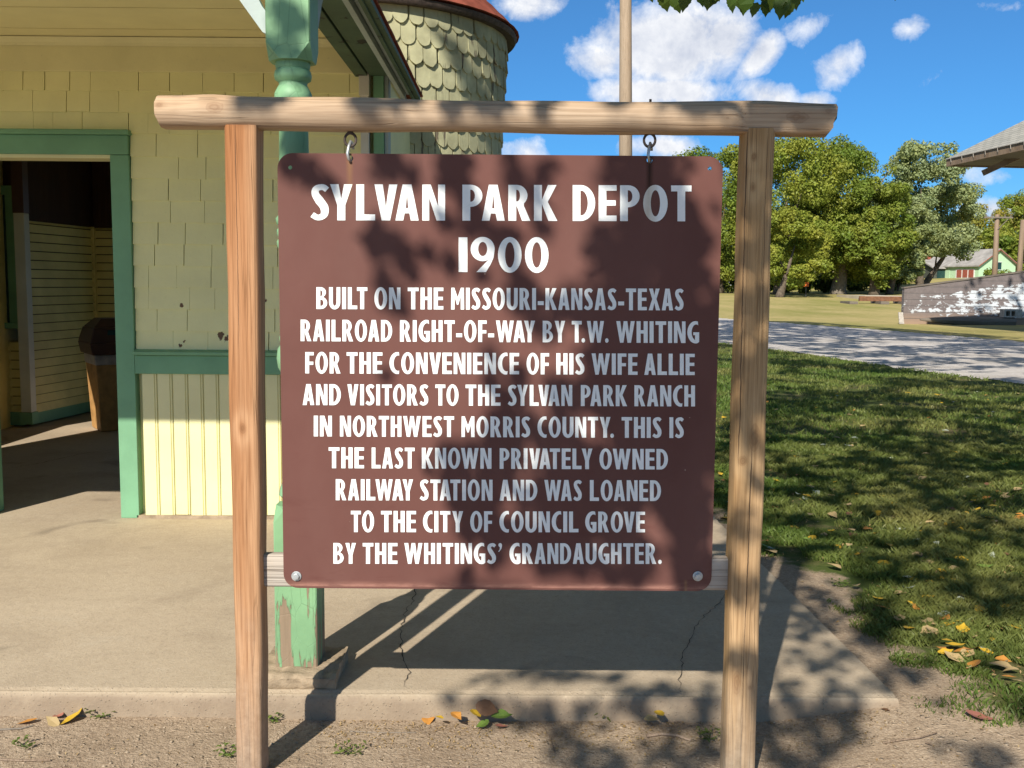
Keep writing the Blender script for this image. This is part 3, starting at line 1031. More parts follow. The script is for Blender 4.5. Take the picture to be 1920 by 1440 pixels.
    if ch == 'B':
        w_ = .52
        return w_, [[(0, 0)] + arc(.22, .28, w_ - .22, .28, -90, 62, 14) + arc(.2, .765, .46 - .2, .235, -58, 90, 14) + [(0, 1)],
                    [(s, .145)] + arc(.225, .288, .34 - .225, .143, -90, 90, 10) + [(s, .431)], [(s, .58)] + arc(.21, .72, .285 - .21, .14, -90, 90, 10) + [(s, .86)]]
    if ch == 'C':
        w_ = .465
        o1 = [p for p in arc(.37, .5, .37, .515, 20, 340, 60) if p[0] <= w_]
        i1 = [p for p in arc(.40, .5, .40 - .2, .362, 20, 340, 60) if p[0] <= w_]
        return w_, [o1 + i1[::-1]]
    if ch == 'G':
        w_ = .55
        o1 = [p for p in arc(.38, .5, .38, .515, 20, 340, 60) if p[0] <= w_ - .03]
        i1 = [p for p in arc(.41, .5, .21, .362, 20, 340, 60) if (p[1] > .5 and p[0] <= w_ - .03) or (p[1] <= .5 and p[0] <= w_ - s)]
        return w_, [o1 + [(w_, .06), (w_, .50), (w_ - s - .085, .50), (w_ - s - .085, .365), (w_ - s, .365)] + i1[::-1]]
    if ch == 'S':
        w_ = .43
        L, Rr = stroke([(.385, .845), (.28, .918), (.13, .875), (.108, .73), (.205, .545), (.318, .35), (.31, .15), (.17, .075), (.03, .155)], [.15, .165, .165, .18, .215, .20, .17, .155, .15])
        return w_, [L + Rr[::-1]]
    if ch == '9':
        w_ = .63
        o1 = [(.15, 0), (.40, 0), (.52, .22), (.60, .42)] + arc(.315, .665, .315, .35, 0, 298, 30)
        return w_, [o1, arc(.315, .665, .118, .205, 0, 360, 20)[:-1]]
    if ch == '.':
        return .19, [circ(.095, .1, .09, .105, 0, 360, 16)[:-1]]
    if ch == '-':
        return .29, [[(0, .22), (.29, .22), (.29, .40), (0, .40)]]
    if ch == "'":
        return .19, [[(.02, .60), (.05, .57), (.17, .73), (.195, .86)] + circ(.11, .905, .085, .1, 0, 270, 12) + [(.09, .80), (.09, .70)]]


KERN = {('V', 'A'): -.13, ('A', 'V'): -.13, ('W', 'A'): -.1, ('A', 'W'): -.1, ('A', 'Y'): -.13, ('Y', 'L'): .0, ('L', 'V'): -.1, ('L', 'W'): -.08, ('A', 'T'): -.12, ('T', 'A'): -.12, ('P', 'A'): -.1, ('L', 'Y'): -.08, ('R', 'T'): -.03, ('T', '.'): -.1, ('W', '.'): -.04, ('Y', '.'): -.1, ('T', 'O'): -.03, ('O', 'W'): -.05, ('S', 'Y'): -.06, ('O', 'A'): -.03, ('O', 'V'): -.05, ('K', 'A'): -.02, ('F', '-'): -.02, ('T', '-'): -.02, ('V', 'E'): -.02, ('L', 'T'): -.1, ('C', 'I'): 0}
WORDS = []


def line(y0l, y1l, y0r, y1r, xl, xr, words):
    for txt, a, b in words:
        f = lambda p, q, x: p + (q - p) * (x - xl) / (xr - xl)
        WORDS.append((txt, a, b, f(y0l, y0r, a), f(y1l, y1r, a), f(y0l, y0r, b), f(y1l, y1r, b)))


line(345.3, 413, 347.8, 415, 583, 1296, [('SYLVAN', 583, 834.6), ('PARK', 867, 1045), ('DEPOT', 1073.8, 1296.5)])
line(445, 510, 445.5, 511, 860, 1028, [('1900', 860, 1028.5)])
line(538.3, 579.4, 541.3, 582, 593, 1282, [('BUILT', 593.3, 689), ('ON', 702, 751), ('THE', 764.6, 831.3), ('MISSOURI-KANSAS-TEXAS', 845.8, 1281.7)])
line(599.2, 639.6, 602.7, 643.3, 564, 1311, [('RAILROAD', 563.8, 735.4), ('RIGHT-OF-WAY', 750, 1003.3), ('BY', 1017.5, 1059.6), ('T.W.', 1072, 1141.2), ('WHITING', 1155.4, 1310.8)])
line(660, 700, 663.3, 703.3, 572, 1302, [('FOR', 572.5, 638.7), ('THE', 650, 717.2), ('CONVENIENCE', 730.2, 973.3), ('OF', 987.3, 1029.6), ('HIS', 1043, 1096), ('WIFE', 1109.2, 1195.4), ('ALLIE', 1208, 1302.5)])
line(720, 759.4, 722.5, 762, 568, 1303, [('AND', 567.7, 639.2), ('VISITORS', 651.5, 803.2), ('TO', 816.3, 859.8), ('THE', 873, 938.5), ('SYLVAN', 952.3, 1073), ('PARK', 1089, 1175.8), ('RANCH', 1189.4, 1303)])
line(779.2, 818.1, 782.3, 821.3, 588, 1282, [('IN', 588.5, 622.5), ('NORTHWEST', 637.5, 851.5), ('MORRIS', 865.2, 994.2), ('COUNTY.', 1007.7, 1151.3), ('THIS', 1165.4, 1240.4), ('IS', 1255, 1282.1)])
line(838.5, 877.7, 841.7, 880.2, 616, 1252, [('THE', 616.3, 682.7), ('LAST', 697, 777.5), ('KNOWN', 791, 921.5), ('PRIVATELY', 936.9, 1110.8), ('OWNED', 1123.8, 1252.3)])
line(898.2, 937.8, 900.4, 939.4, 630, 1239, [('RAILWAY', 629.7, 774.6), ('STATION', 787.4, 923.6), ('AND', 936.7, 1007.5), ('WAS', 1020.6, 1091), ('LOANED', 1105.9, 1239.3)])
line(957.5, 997.5, 959.3, 998, 658, 1209, [('TO', 658, 701.5), ('THE', 714.5, 780.1), ('CITY', 793.2, 868.5), ('OF', 881.6, 923.2), ('COUNCIL', 936.4, 1084.6), ('GROVE', 1097.2, 1209.3)])
line(1017.8, 1056.8, 1018.5, 1057.2, 625, 1241, [('BY', 625.2, 667.4), ('THE', 680.2, 745.3), ("WHITINGS'", 758.2, 941), ('GRANDAUGHTER.', 955.2, 1240.8)])
mb = MB()
for txt, xa, xb, ta, ba, tb, bb in WORDS:
    gs, x = [], 0
    gap = .085
    for i, ch in enumerate(txt):
        w_, loops = glyph(ch)
        if i:
            x += gap + KERN.get((txt[i - 1], ch), 0)
        gs.append((x, loops))
        x += w_
    for gx, loops in gs:
        lp = []
        for l in loops:
            q_ = []
            for u, v in l:
                f = (gx + u) / x
                px = xa + (xb - xa) * f
                yt, yb = ta + (tb - ta) * f, ba + (bb - ba) * f
                p = at(px, yb + (yt - yb) * v, YS)
                q_.append(Vector((p.x, p.z, 0)))
            lp.append(q_)
        flat = [p for l in lp for p in l]
        mb.add([(p.x, YS - .0012, p.y) for p in flat], [tuple(t) for t in tessellate_polygon(lp)])
ob = build('lettering', mb, 'white_sheeting', sign)
ob['label'] = 'white capital lettering on the brown panel'
# bolts through the lower corners
for px, py in ((556, 1080), (1308, 1080)):
    p = at(px, py, YS)
    mb = MB()
    for r, y0, y1, n in ((.0145, -.0035, -.0008, 20), (.0095, -.011, -.0035, 6)):
        c = circ(p.x, p.z, r, r, 10, 370, n)[:-1]
        mb.prism(c, 1, YS + y0, YS + y1)
    build('bolt', mb, 'galvanised', sign, bevel=.0012, seg=2)
# hooks between the eyes and the sign
for i, p in enumerate(hk):
    mb = MB()
    top = p.z + .030
    pts = [(p.x + .006, YS + .012, p.z + .012), (p.x + .004, YS + .016, p.z - .004), (p.x, YS + .004, p.z - .008), (p.x - .003, YS - .012, p.z - .002), (p.x - .006, YS - .013, p.z + .012), (p.x - .003, YS - .006, p.z + .032), (p.x + .001, YS + .002, p.z + .046), (p.x + .005, YS + .008, p.z + .040), (p.x + .006, YS + .010, p.z + .026)]
    mb.tube(pts, .0042, 8)
    build('hook', mb, 'galvanised' if i == 0 else 'steel', sign, smooth=True)

# ------------------------------------------------------------------ the log frame
GZF = -.082
frame = thing('sign_frame', (-.04, YS, GZF), 'rustic timber frame of two posts, log beam and lower rail carrying the brown sign', 'frame')
YP0, YP1 = 2.755, 2.848


def post(x0t, x1t, x0b, x1b, ztop, m, lab):
    a0, a1 = at(x0t, 250, YP0).x, at(x1t, 250, YP0).x
    b0, b1 = at(x0b, 1430, YP0).x, at(x1b, 1430, YP0).x
    zt, zb = ztop, GZF - .25
    mb = MB()
    NZ = 14
    prof = []
    r = .016
    for cx, cy, s0 in ((1, 0, 270), (1, 1, 0), (0, 1, 90), (0, 0, 180)):
        for k in range(5):
            a = R_(s0 + k * 22.5)
            prof.append(((r if cx == 0 else -r) + r * math.cos(a), (r if cy == 0 else -r) + r * math.sin(a), cx, cy))
    vs = []
    for j in range(NZ + 1):
        f = j / NZ
        z = zb + (zt - zb) * f
        fz = (z - at(900, 1430, YP0).z) / (at(900, 250, YP0).z - at(900, 1430, YP0).z)
        x0, x1 = b0 + (a0 - b0) * fz, b1 + (a1 - b1) * fz
        wv = .0015 * math.sin(j * 1.9)
        for dx, dy, cx, cy in prof:
            vs.append(((x1 if cx else x0) + dx + wv, (YP1 if cy else YP0) + dy - .004 * math.sin(j * .9) * (cy == 0), z))
    m_ = len(prof)
    fs = [(j * m_ + k, j * m_ + (k + 1) % m_, (j + 1) * m_ + (k + 1) % m_, (j + 1) * m_ + k) for j in range(NZ) for k in range(m_)]
    fs += [tuple(range(m_ - 1, -1, -1)), tuple(NZ * m_ + k for k in range(m_))]
    mb.add(vs, fs)
    o = build_at('post', mb, m, frame, ((a0 + a1) / 2, (YP0 + YP1) / 2, GZF), autosm=50)
    o['label'] = lab
    return o


post(417.5, 480, 442.5, 491.5, at(450, 238, YS).z, 'left_post_wood', 'orange-toned timber post streaked with dark grain')
post(1397, 1455, 1361, 1418, at(1422, 244, YS).z, 'right_post_wood', 'yellowish timber post with a long split and dark knots')
# beam: a peeled log, cut flat underneath
pa, pb = at(300, 212.5, YS), at(1562, 227, YS)
mb = MB()
NB, NK = 60, 24
vs = []
for i in range(NB + 1):
    f = i / NB
    c = pa.lerp(pb, f)
    rad = .0465 + .0025 * math.sin(f * 9) + .0015 * math.sin(f * 23 + 1) + (.004 * math.exp(-((f - .08) / .03) ** 2)) + .003 * math.exp(-((f - .9) / .05) ** 2)
    for k in range(NK):
        a = 2 * math.pi * k / NK
        y, z = rad * math.cos(a), rad * math.sin(a) * .98
        z = max(z, -.041 + .002 * math.sin(f * 17))
        if y < -.038 and f > .86:
            y = -.038
        ex = 0
        if i == 0:
            ex = .012 * max(0, -z / .045) ** 1.3 + .001 * math.sin(k * 2.3)
        if i == NB:
            ex = -.022 * max(0, -z / .05) - random.uniform(0, .006) + (.004 if z > .02 else 0)
        vs.append((c.x + ex, c.y + y, c.z + z))
fs = [(i * NK + k, i * NK + (k + 1) % NK, (i + 1) * NK + (k + 1) % NK, (i + 1) * NK + k) for i in range(NB) for k in range(NK)]
fs += [tuple(range(NK - 1, -1, -1)), tuple(NB * NK + k for k in range(NK))]
mb.add(vs, fs)
beam = build_at('top_beam', mb, 'beam_wood', frame, pa.lerp(pb, .5), autosm=45)
p = at(1556, 225, YS - .03)
mb = MB()
mb.hexa([(p.x - .02, p.y - .016, p.z - .024), (p.x + .030, p.y - .016, p.z - .010), (p.x + .030, p.y + .02, p.z - .010), (p.x - .02, p.y + .02, p.z - .024),
         (p.x - .02, p.y - .016, p.z + .004), (p.x + .036, p.y - .014, p.z + .024), (p.x + .036, p.y + .018, p.z + .024), (p.x - .02, p.y + .02, p.z + .004)])
build('splinter', mb, 'rail_wood', beam)
# lower rail the sign is bolted to
z0, z1 = at(900, 1104, YS + .004).z, at(900, 1043.5, YS + .004).z
mb = MB()
mb.box((at(489.5, 1070, YS).x, YS + .0035, z0), (at(1373, 1070, YS).x, YS + .042, z1))
build_at('lower_rail', mb, 'rail_wood', frame, ((SX0 + SX1) / 2, YS + .02, (z0 + z1) / 2), bevel=.009, seg=3, autosm=40)
# eye bolts
for i, (px, py) in enumerate(((657, 262), (1218, 263))):
    c = at(px, py, YS)
    mb = MB()
    mb.torus((c.x, YS, c.z), .0155, .0035, 'Y', 22, 8, 1.15)
    topz = at(px, 186 if i else 183, YS).z
    mb.tube([(c.x, YS, c.z + .017), (c.x, YS, topz)], .0035, 8)
    mb.lathe([(c.z + .019, .008), (c.z + .023, .008)], c.x, YS, 12)
    build('eye_bolt', mb, 'rusty_iron', frame, autosm=50)
# ------------------------------------------------------------------ the depot
YF = 5.63
fx = lambda px, py=500: at(px, py, YF).x
fz = lambda py, px=300: at(px, py, YF).z
depot = thing('railway_depot', (-2.6, YF, 0), 'small cream and green wooden depot with shingled walls, open doorway, porch and round turret', 'depot')
JX0, JX1 = fx(210, 300), fx(245, 300)          # right door jamb
LX = fx(3, 930) - .065                                # inner edge of the left jamb
HZ0, HZ1 = fz(290, 100), fz(252, 100)
FRZ0 = fz(136, 300)
RZ0, RZ1 = fz(700), fz(656)
CX0, CX1 = fx(677, 160), fx(722, 160)
CEIL = fz(72, 200)


def part(name, mb, m, parent=None, **kw):
    return build(name, mb, m, parent or depot, **kw)


def shingles(x0, x1, z0, z1, rows, y, wmin, wmax):
    """wall of butt-jointed wooden shingles, each one a thin wedge"""
    mb = MB()
    h = (z1 - z0) / rows
    for r in range(rows):
        za = z0 + r * h
        x = x0 - random.uniform(0, wmin)
        while x < x1:
            w_ = random.uniform(wmin, wmax)
            gp = random.choice([.0012, .0025, .004, .005, .0035])
            a, b = max(x, x0), min(x + w_ - gp, x1)
            if b - a > .01:
                j = random.uniform(-.003, .003)
                th = random.uniform(.012, .018)
                mb.hexa([(a, y - th, za + j), (b, y - th, za + j + random.uniform(-.002, .002)), (b, y + .003, za + j), (a, y + .003, za + j),
                         (a, y - .002, za + h + .012), (b, y - .002, za + h + .012), (b, y + .003, za + h + .012), (a, y + .003, za + h + .012)])
            x += w_
    return mb


part('shingled_wall', shingles(JX1 + .004, CX0 - .002, RZ1 - .01, HZ1 + .002, 10, YF, .13, .29), 'shingle_paint')
part('shingled_wall', shingles(-4.6, CX0 - .002, HZ1 + .006, FRZ0 + .01, 3, YF, .10, .27), 'shingle_paint')
# frieze, moulding, ceiling
mb = MB()
mb.box((-4.6, YF - .022, FRZ0), (CX0 + .01, YF + .02, CEIL - .03))
part('frieze_board', mb, 'cream_paint', bevel=.003)
mb = MB()
mb.prism([(YF - .024, CEIL - .045), (YF - .03, CEIL - .03), (YF - .045, CEIL - .022), (YF - .055, CEIL - .004), (YF - .024, CEIL - .004)], 0, -4.6, CX0)
part('crown_moulding', mb, 'cream_paint', autosm=40)
mb = MB()
for i in range(11):
    y0 = 3.38 + i * (YF - 3.38) / 11
    mb.box((-4.6, y0, CEIL + .002 * (i % 2)), (-.90, y0 + (YF - 3.38) / 11 - .004, CEIL + .02))
mb.box((-4.6, 3.38, CEIL + .0215), (-.90, YF, CEIL + .03))
part('porch_ceiling', mb, 'ceiling_paint')
# solid wall core behind the cladding, leaving the doorway open
mb = MB()
mb.box((JX1 - .03, YF + .036, -.02), (CX0 + .02, YF + .14, CEIL + .05))
mb.box((-4.6, YF + .032, HZ0 + .02), (JX1 - .031, YF + .14, CEIL + .05))
mb.box((-4.6, YF + .032, -.02), (LX - .05, YF + .14, HZ0 + .019))
part('wall_core', mb, 'cream_paint')
# door frame
fr = MB()
fr.box((LX - .35, YF - .035, HZ0), (JX1, YF + .03, HZ1 - .006))
fr = part('door_head', fr, 'green_trim', bevel=.004)
mb = MB()
mb.box((LX - .37, YF - .06, HZ1 - .005), (JX1 + .012, YF + .02, HZ1 + .022))
part('head_cap', mb, 'green_trim', fr, bevel=.006)
mb = MB()
mb.box((LX - .2, YF - .02, HZ0 - .02), (JX0, YF + .13, HZ0 - .001))
part('head_lining', mb, 'cream_paint', fr)
mb = MB()
mb.box((JX0, YF - .03, .0), (JX1, YF + .15, HZ0 - .002))
part('door_jamb', mb, 'green_trim', bevel=.004)
mb = MB()
mb.box((LX - .12, YF - .03, .0), (LX, YF + .15, HZ0 - .022))
part('door_jamb', mb, 'green_trim', bevel=.004)
# dado rail and beaded boards below it
mb = MB()
mb.box((JX1 + .002, YF - .032, RZ0), (CX0 + .03, YF + .02, RZ1 - .03))
mb.prism([(YF - .028, RZ1 - .029), (YF - .055, RZ1 - .026), (YF - .058, RZ1 - .008), (YF - .02, RZ1 + .004), (YF + .01, RZ1 + .004), (YF + .01, RZ1 - .029)], 0, JX1 + .002, CX0 + .03)
part('dado_rail', mb, 'green_trim', bevel=.002)
mb = MB()
xb = JX1 + .03
i = 0
while xb < CX0 + .02:
    wb = .0868
    mb.prism([(xb + .001, YF - .012), (xb + .006, YF - .018), (xb + wb - .016, YF - .018), (xb + wb - .0135, YF - .012), (xb + wb - .010, YF - .018), (xb + wb - .004, YF - .016), (xb + wb - .001, YF - .008), (xb + wb - .001, YF + .01), (xb + .001, YF + .01)], 2, .018 + random.uniform(-.003, .003), RZ0 - .002)
    xb += wb
mb.box((JX1 + .03, YF + .011, .018), (CX0 + .02, YF + .028, RZ0))
part('beaded_boards', mb, 'cream_paint')
mb = MB()
mb.box((JX1 - .012, YF - .03, .0), (CX0 + .03, YF + .02, .017))
part('sill_board', mb, 'stone')
# corner of the building
mb = MB()
mb.box((CX0, YF - .03, .0), (CX0 + .046, YF + .02, CEIL - .15))
mb.box((CX0 - .006, YF - .045, CEIL - .3), (CX0 + .05, YF + .02, CEIL - .14))
part('corner_board', mb, 'white_trim', bevel=.003)
mb = MB()
mb.box((CX0 + .068, YF - .01, .0), (CX0 + .125, YF + .06, CEIL - .1))
part('corner_post', mb, 'green_trim', bevel=.003)
mb = MB()
mb.box((CX0 + .127, YF + .01, .0), (CX0 + .147, YF + .12, CEIL - .1))
part('edge_board', mb, 'blue_grey_trim')
# right side wall
mb = MB()
mb.box((CX0 + .03, YF + .145, -.02), (CX0 + .13, 10.5, CEIL + .05))
part('side_wall', mb, 'shingle_paint')
# porch beam, eave, roof
bx0, bz = at(667, 145, YF).x, at(667, 145, YF).z
ex, ez = at(783, 173, YF).x, at(783, 173, YF).z
mb = MB()
mb.box((bx0, 3.345, bz), (bx0 + .07, YF - .012, bz + .2))
mb.box((bx0 + .078, 3.345, bz + .006), (bx0 + .19, YF - .012, bz + .2))
mb.box((-4.55, 3.345, bz), (bx0 - .002, 3.45, bz + .2))
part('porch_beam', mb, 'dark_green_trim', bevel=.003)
fxl, fzl = at(753, 180, YF).x, at(753, 180, YF).z
mb = MB()
mb.box((fxl - .012, 3.31, fzl), (fxl + .012, YF + .12, fzl + .13))
mb.box((fxl + .016, 3.31, fzl + .028), (fxl + .05, YF + .12, fzl + .10))
part('fascia', mb, 'blue_grey_trim', bevel=.002)
mb = MB()
for i in range(6):
    x0 = bx0 + .191 + i * .001
mb.box((fxl + .051, 3.31, ez - .03), (ex - .021, YF + .12, ez - .012))
mb.hexa([(bx0 + .192, 3.31, fzl + .10), (fxl - .013, 3.31, fzl + .07), (fxl - .013, YF + .1, fzl + .07), (bx0 + .192, YF + .1, fzl + .10),
         (bx0 + .192, 3.31, fzl + .11), (fxl - .013, 3.31, fzl + .08), (fxl - .013, YF + .1, fzl + .08), (bx0 + .192, YF + .1, fzl + .11)])
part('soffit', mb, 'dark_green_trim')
# hip roof: porch and hall
LXE, YE0, YE1 = -4.72, 3.30, 10.9
rx = (ex + LXE) / 2
RS = .96
zr = ez + RS * (ex - rx)
th = .012
mb = MB()
pts = [(ex, YE0), (ex, YF + .13), (CX0 + .2, YF + .13), (CX0 + .2, YE1), (LXE, YE1), (LXE, YE0)]
A, B, Cc, D = (ex, YE0, ez), (ex, YF + .13, ez), (LXE, YE1, ez), (LXE, YE0, ez)
R0, R1 = (rx, YE0 + 1.9, zr), (rx, YE1 - .3, zr)
E2 = (CX0 + .2, YF + .13, ez + RS * (ex - CX0 - .2))
E3 = (CX0 + .2, YE1, E2[2])


def plate(q):
    k = len(q)
    mb.add([tuple(v) for v in q] + [(v[0], v[1], v[2] + th) for v in q], [tuple(range(k)), tuple(range(2 * k - 1, k - 1, -1))] + [(i, (i + 1) % k, (i + 1) % k + k, i + k) for i in range(k)])


Rm = (rx, YF + .13, zr)
plate([A, B, Rm, R0])
plate([E2, E3, R1, Rm])
plate([D, A, R0])
plate([Cc, D, R0, R1])
plate([E3, Cc, R1])
roof = part('roof', mb, 'red_shingle')
mb = MB()
mb.box((ex - .02, YE0, ez - .020), (ex + .004, YF + .14, ez - .001))
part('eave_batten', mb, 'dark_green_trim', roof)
mb = MB()
for y0 in np.arange(YE0, YF + .1, .15):
    mb.box((ex - .03, y0, ez + th + .001), (ex + .010, y0 + .148, ez + th + .007 + random.uniform(0, .005)))
part('drip_edge', mb, 'red_shingle', roof)
# porch post, turned, on its stone block
PX, PY, PW = -.722, 3.352, .071
bt = .046
pp = MB()


def sq(mb, z0, z1, w_, ch0=0., ch1=0.):
    """square shaft with chamfered (lamb's tongue) ends"""
    secs = []
    if ch0:
        secs += [(z0, 1.), (z0 + ch0 * .5, .5), (z0 + ch0, 0.)]
    else:
        secs += [(z0, 0.)]
    if ch1:
        secs += [(z1 - ch1, 0.), (z1 - ch1 * .5, .5), (z1, 1.)]
    else:
        secs += [(z1, 0.)]
    vs = []
    for z, f in secs:
        c = .004 + f * w_ * .55
        for sx, sy in ((1, -1), (1, 1), (-1, 1), (-1, -1)):
            a, b = (PX + sx * w_, PY + sy * (w_ - c)), (PX + sx * (w_ - c), PY + sy * w_)
            if (sx, sy) in ((1, 1), (-1, -1)):
                vs += [(*a, z), (*b, z)]
            else:
                vs += [(*b, z), (*a, z)]
    n = 8
    mb.add(vs, [(i * n + k, i * n + (k + 1) % n, (i + 1) * n + (k + 1) % n, (i + 1) * n + k) for i in range(len(secs) - 1) for k in range(n)] + [tuple(range(n - 1, -1, -1)), tuple((len(secs) - 1) * n + k for k in range(n))])


pz = lambda py: at(530, py, PY - .04).z
zq = pz(948)
sq(pp, bt, zq, PW, 0, .05)
ppost = part('porch_post', pp, 'green_post_paint', autosm=35)
ppost['label'] = 'turned green porch post with badly peeling paint'
mb = MB()
r0 = .0475
prof = [(zq - .004, .05), (zq + .02, .052), (pz(930), .066), (pz(915), .06), (pz(900), .047)]
for yy, rr_ in ((880, .044), (760, .045), (720, .047), (700, .052), (690, .062), (672, .066), (655, .062), (645, .05), (640, .056), (632, .056), (626, .048), (600, .049), (470, .05), (462, .058), (452, .06), (446, .052), (440, .058), (430, .059), (424, .05), (418, .06), (408, .062), (400, .05), (390, .0485), (300, .0485), (240, .047), (205, .048), (196, .056), (183, .0605), (172, .06), (162, .052), (155, .045), (150, .047), (146, .058), (138, .0605), (130, .058), (126, .053), (122, .056), (112, .056)):
    prof.append((pz(yy), rr_))
mb.lathe(prof, PX, PY, 28)
part('turned_shaft', mb, 'green_shaft_paint', ppost, autosm=50)
mb = MB()
sq(mb, pz(113), bz + .01, PW, .05, 0)
part('upper_block', mb, 'green_post_paint', ppost, autosm=35)


def bracket(sgn, along):
    """sawn bracket from the post up to the beam"""
    zt = bz - .002
    prof = [(0, zt - .325), (.02, zt - .315), (.075, zt - .24), (.125, zt - .17), (.2, zt - .10), (.30, zt - .05), (.34, zt), (.25, zt), (.15, zt - .075), (.085, zt - .13), (.05, zt - .175), (.02, zt - .235), (0, zt - .26)]
    mb = MB()
    if along == 'x':
        mb.prism([(PX + sgn * (PW + .001 + u), v) for u, v in prof], 1, PY - .022, PY + .022)
    else:
        mb.prism([(PY + sgn * (PW + .001 + u), v) for u, v in prof], 0, PX + .015, PX + .06)
    return mb


part('bracket', bracket(-1, 'x'), 'blue_grey_trim', ppost, autosm=40)
part('bracket', bracket(1, 'y'), 'blue_grey_trim', ppost, autosm=40)
# stone footing block
a, b = atz(505, 1293), atz(630, 1291)
mb = MB()
x0, x1, y0, y1 = PX - .12, b.x, a.y, a.y + .27
nn = 12
vs, fs = [], []
def rough(u, v, s, k):
    return float(vn(u / s + k)) * .5 + float(vn(v / s * 1.7 + k * 2 + u / s * .6)) * .5


def vn(t):
    i = math.floor(t)
    f = t - i
    f = f * f * (3 - 2 * f)
    h1 = lambda q_: (math.sin(q_ * 127.1 + 11.7) * 43758.5453) % 1 - .5
    return h1(i) * (1 - f) + h1(i + 1) * f


NX, NZ_, NY = 34, 5, 20
ring = [('f', j) for j in range(NZ_)] + [('t', j) for j in range(NY + 1)]
vs, fs = [], []
for kind, j in ring:
    for i in range(NX + 1):
        x = x0 + (x1 - x0) * i / NX
        if kind == 'f':
            z = bt * j / NZ_
            vs.append((x + .004 * rough(z, x, .02, 3) * (i in (0, NX)), y0 + .012 * rough(x, z, .018, 1) + (.006 if j == 0 else 0), z))
        else:
            y = y0 + (y1 - y0) * j / NY
            chip = .022 * max(0, 1 - abs(x - (x1 - .035)) / .02) * max(0, 1 - j / 6) + (.010 if j == 0 else 0)
            vs.append((x + .008 * rough(y, x, .03, 5) * (i in (0, NX)), y, bt + .012 * rough(x, y, .022, 7) - chip))
for r in range(len(ring) - 1):
    for i in range(NX):
        k = r * (NX + 1) + i
        fs.append((k, k + 1, k + NX + 2, k + NX + 1))
top0 = NZ_ * (NX + 1)
for side in (0, NX):
    col = [top0 + j * (NX + 1) + side for j in range(NY + 1)]
    b_o = len(vs)
    vs += [(vs[c_i][0], vs[c_i][1], 0) for c_i in col]
    fs += [(col[j], col[j + 1], b_o + j + 1, b_o + j) for j in range(NY)]
    fs.append(tuple([r * (NX + 1) + side for r in range(NZ_)] + [col[0], b_o]))
mb.add(vs, fs)
foot = part('footing_block', mb, 'stone', autosm=50)
# second porch post on the far left corner (out of the picture)
mb = MB()
for nm, o in [(o.name, o) for o in (ppost,)]:
    c = o.copy()
    COL.objects.link(c)
    c.location = o.location + Vector((-3.75, 0, 0))
    for ch in o.children:
        d = ch.copy()
        COL.objects.link(d)
        d.parent = c
    del c['label']
c = foot.copy()
COL.objects.link(c)
c.location = foot.location + Vector((-3.75, 0, 0))
c.parent = depot

# --- turret with fish-scale shingles
TX, TY = -1.187, 7.95
rim = at(968, 78, TY)
RW = lambda z: 1.075 + .05 * sstep(1.9, rim.z, np.float64(z)) ** 1.3
mb = MB()
mb.lathe([(0, RW(0) - .012), (2., RW(2.) - .012), (rim.z + .02, RW(rim.z) - .012)], TX, TY, 64)
h = .131
nrow = int(rim.z / h) + 1
for r in range(nrow):
    z0 = rim.z - (r + 1) * h
    if z0 < 1.0:
        break
    N = 65
    for k in range(N):
        a0 = 2 * math.pi * (k + (.5 if r % 2 else 0)) / N + random.uniform(-.006, .006)
        half = math.pi / N * random.uniform(.9, .96)
        dp, wx_ = random.uniform(.044, .056), random.uniform(-.12, .12)
        ol = [(-1, h * 1.25)] + [(math.cos(R_(180 + i * 22.5)) + wx_ * (1 - abs(math.cos(R_(180 + i * 22.5)))), math.sin(R_(180 + i * 22.5)) * dp + .05 + random.uniform(-.004, .004)) for i in range(9)] + [(1, h * 1.25)]
        th_, tilt = .015, random.uniform(-.004, .010)
        zz = random.uniform(-.009, .007)
        vs = []
        for dth in (0, 1):
            for u, v in ol:
                aa_ = a0 + u * half
                zc = z0 + v + zz
                rr_ = RW(zc) - .006 + (th_ * (1 - v / (h * 1.4)) + .004 + max(0, tilt * (1 - v / h))) * (1 - dth) - .003 * dth
                vs.append((TX + rr_ * math.sin(aa_), TY - rr_ * math.cos(aa_), zc))
        n = len(ol)
        mb.add(vs, [tuple(range(n)), tuple(range(2 * n - 1, n - 1, -1))] + [(i, i + n, (i + 1) % n + n, (i + 1) % n) for i in range(n)])
tw = part('turret', mb, 'turret_shingle')
mb = MB()
rr_ = rim.x - TX
mb.lathe([(rim.z - .012, RW(rim.z) - .01), (rim.z - .016, rr_ - .012), (rim.z - .002, rr_), (rim.z + .022, rr_ + .004), (rim.z + .030, rr_ - .02)], TX, TY, 64)
part('roof_rim', mb, 'rusty_iron', tw, autosm=40)
mb = MB()
prof = []
for i in range(15):
    f = i / 14
    z, r = rim.z + .036 + 1.15 * f, (rr_ + .004) * (1 - f) + .02
    prof += [(z, r), (z + .004, r - .012)]
mb.lathe(prof, TX, TY, 48)
part('turret_roof', mb, 'red_shingle', tw)

# --- the waiting room seen through the doorway
def clap(p0, p1, z0, z1, pitch, out, th=.024):
    mb = MB()
    p0, p1, out = Vector(p0), Vector(p1), Vector(out)
    z = z0
    while z < z1:
        zt = min(z + pitch, z1)
        q0, q1 = p0, p1
        mb.hexa([(*(q0 + out * th).xy, z), (*(q1 + out * th).xy, z), (*(q1).xy, z), (*(q0).xy, z), (*(q0 + out * .002).xy, zt - .009), (*(q1 + out * .002).xy, zt - .009), (*q1.xy, zt - .009), (*q0.xy, zt - .009)])
        z = zt
    return mb


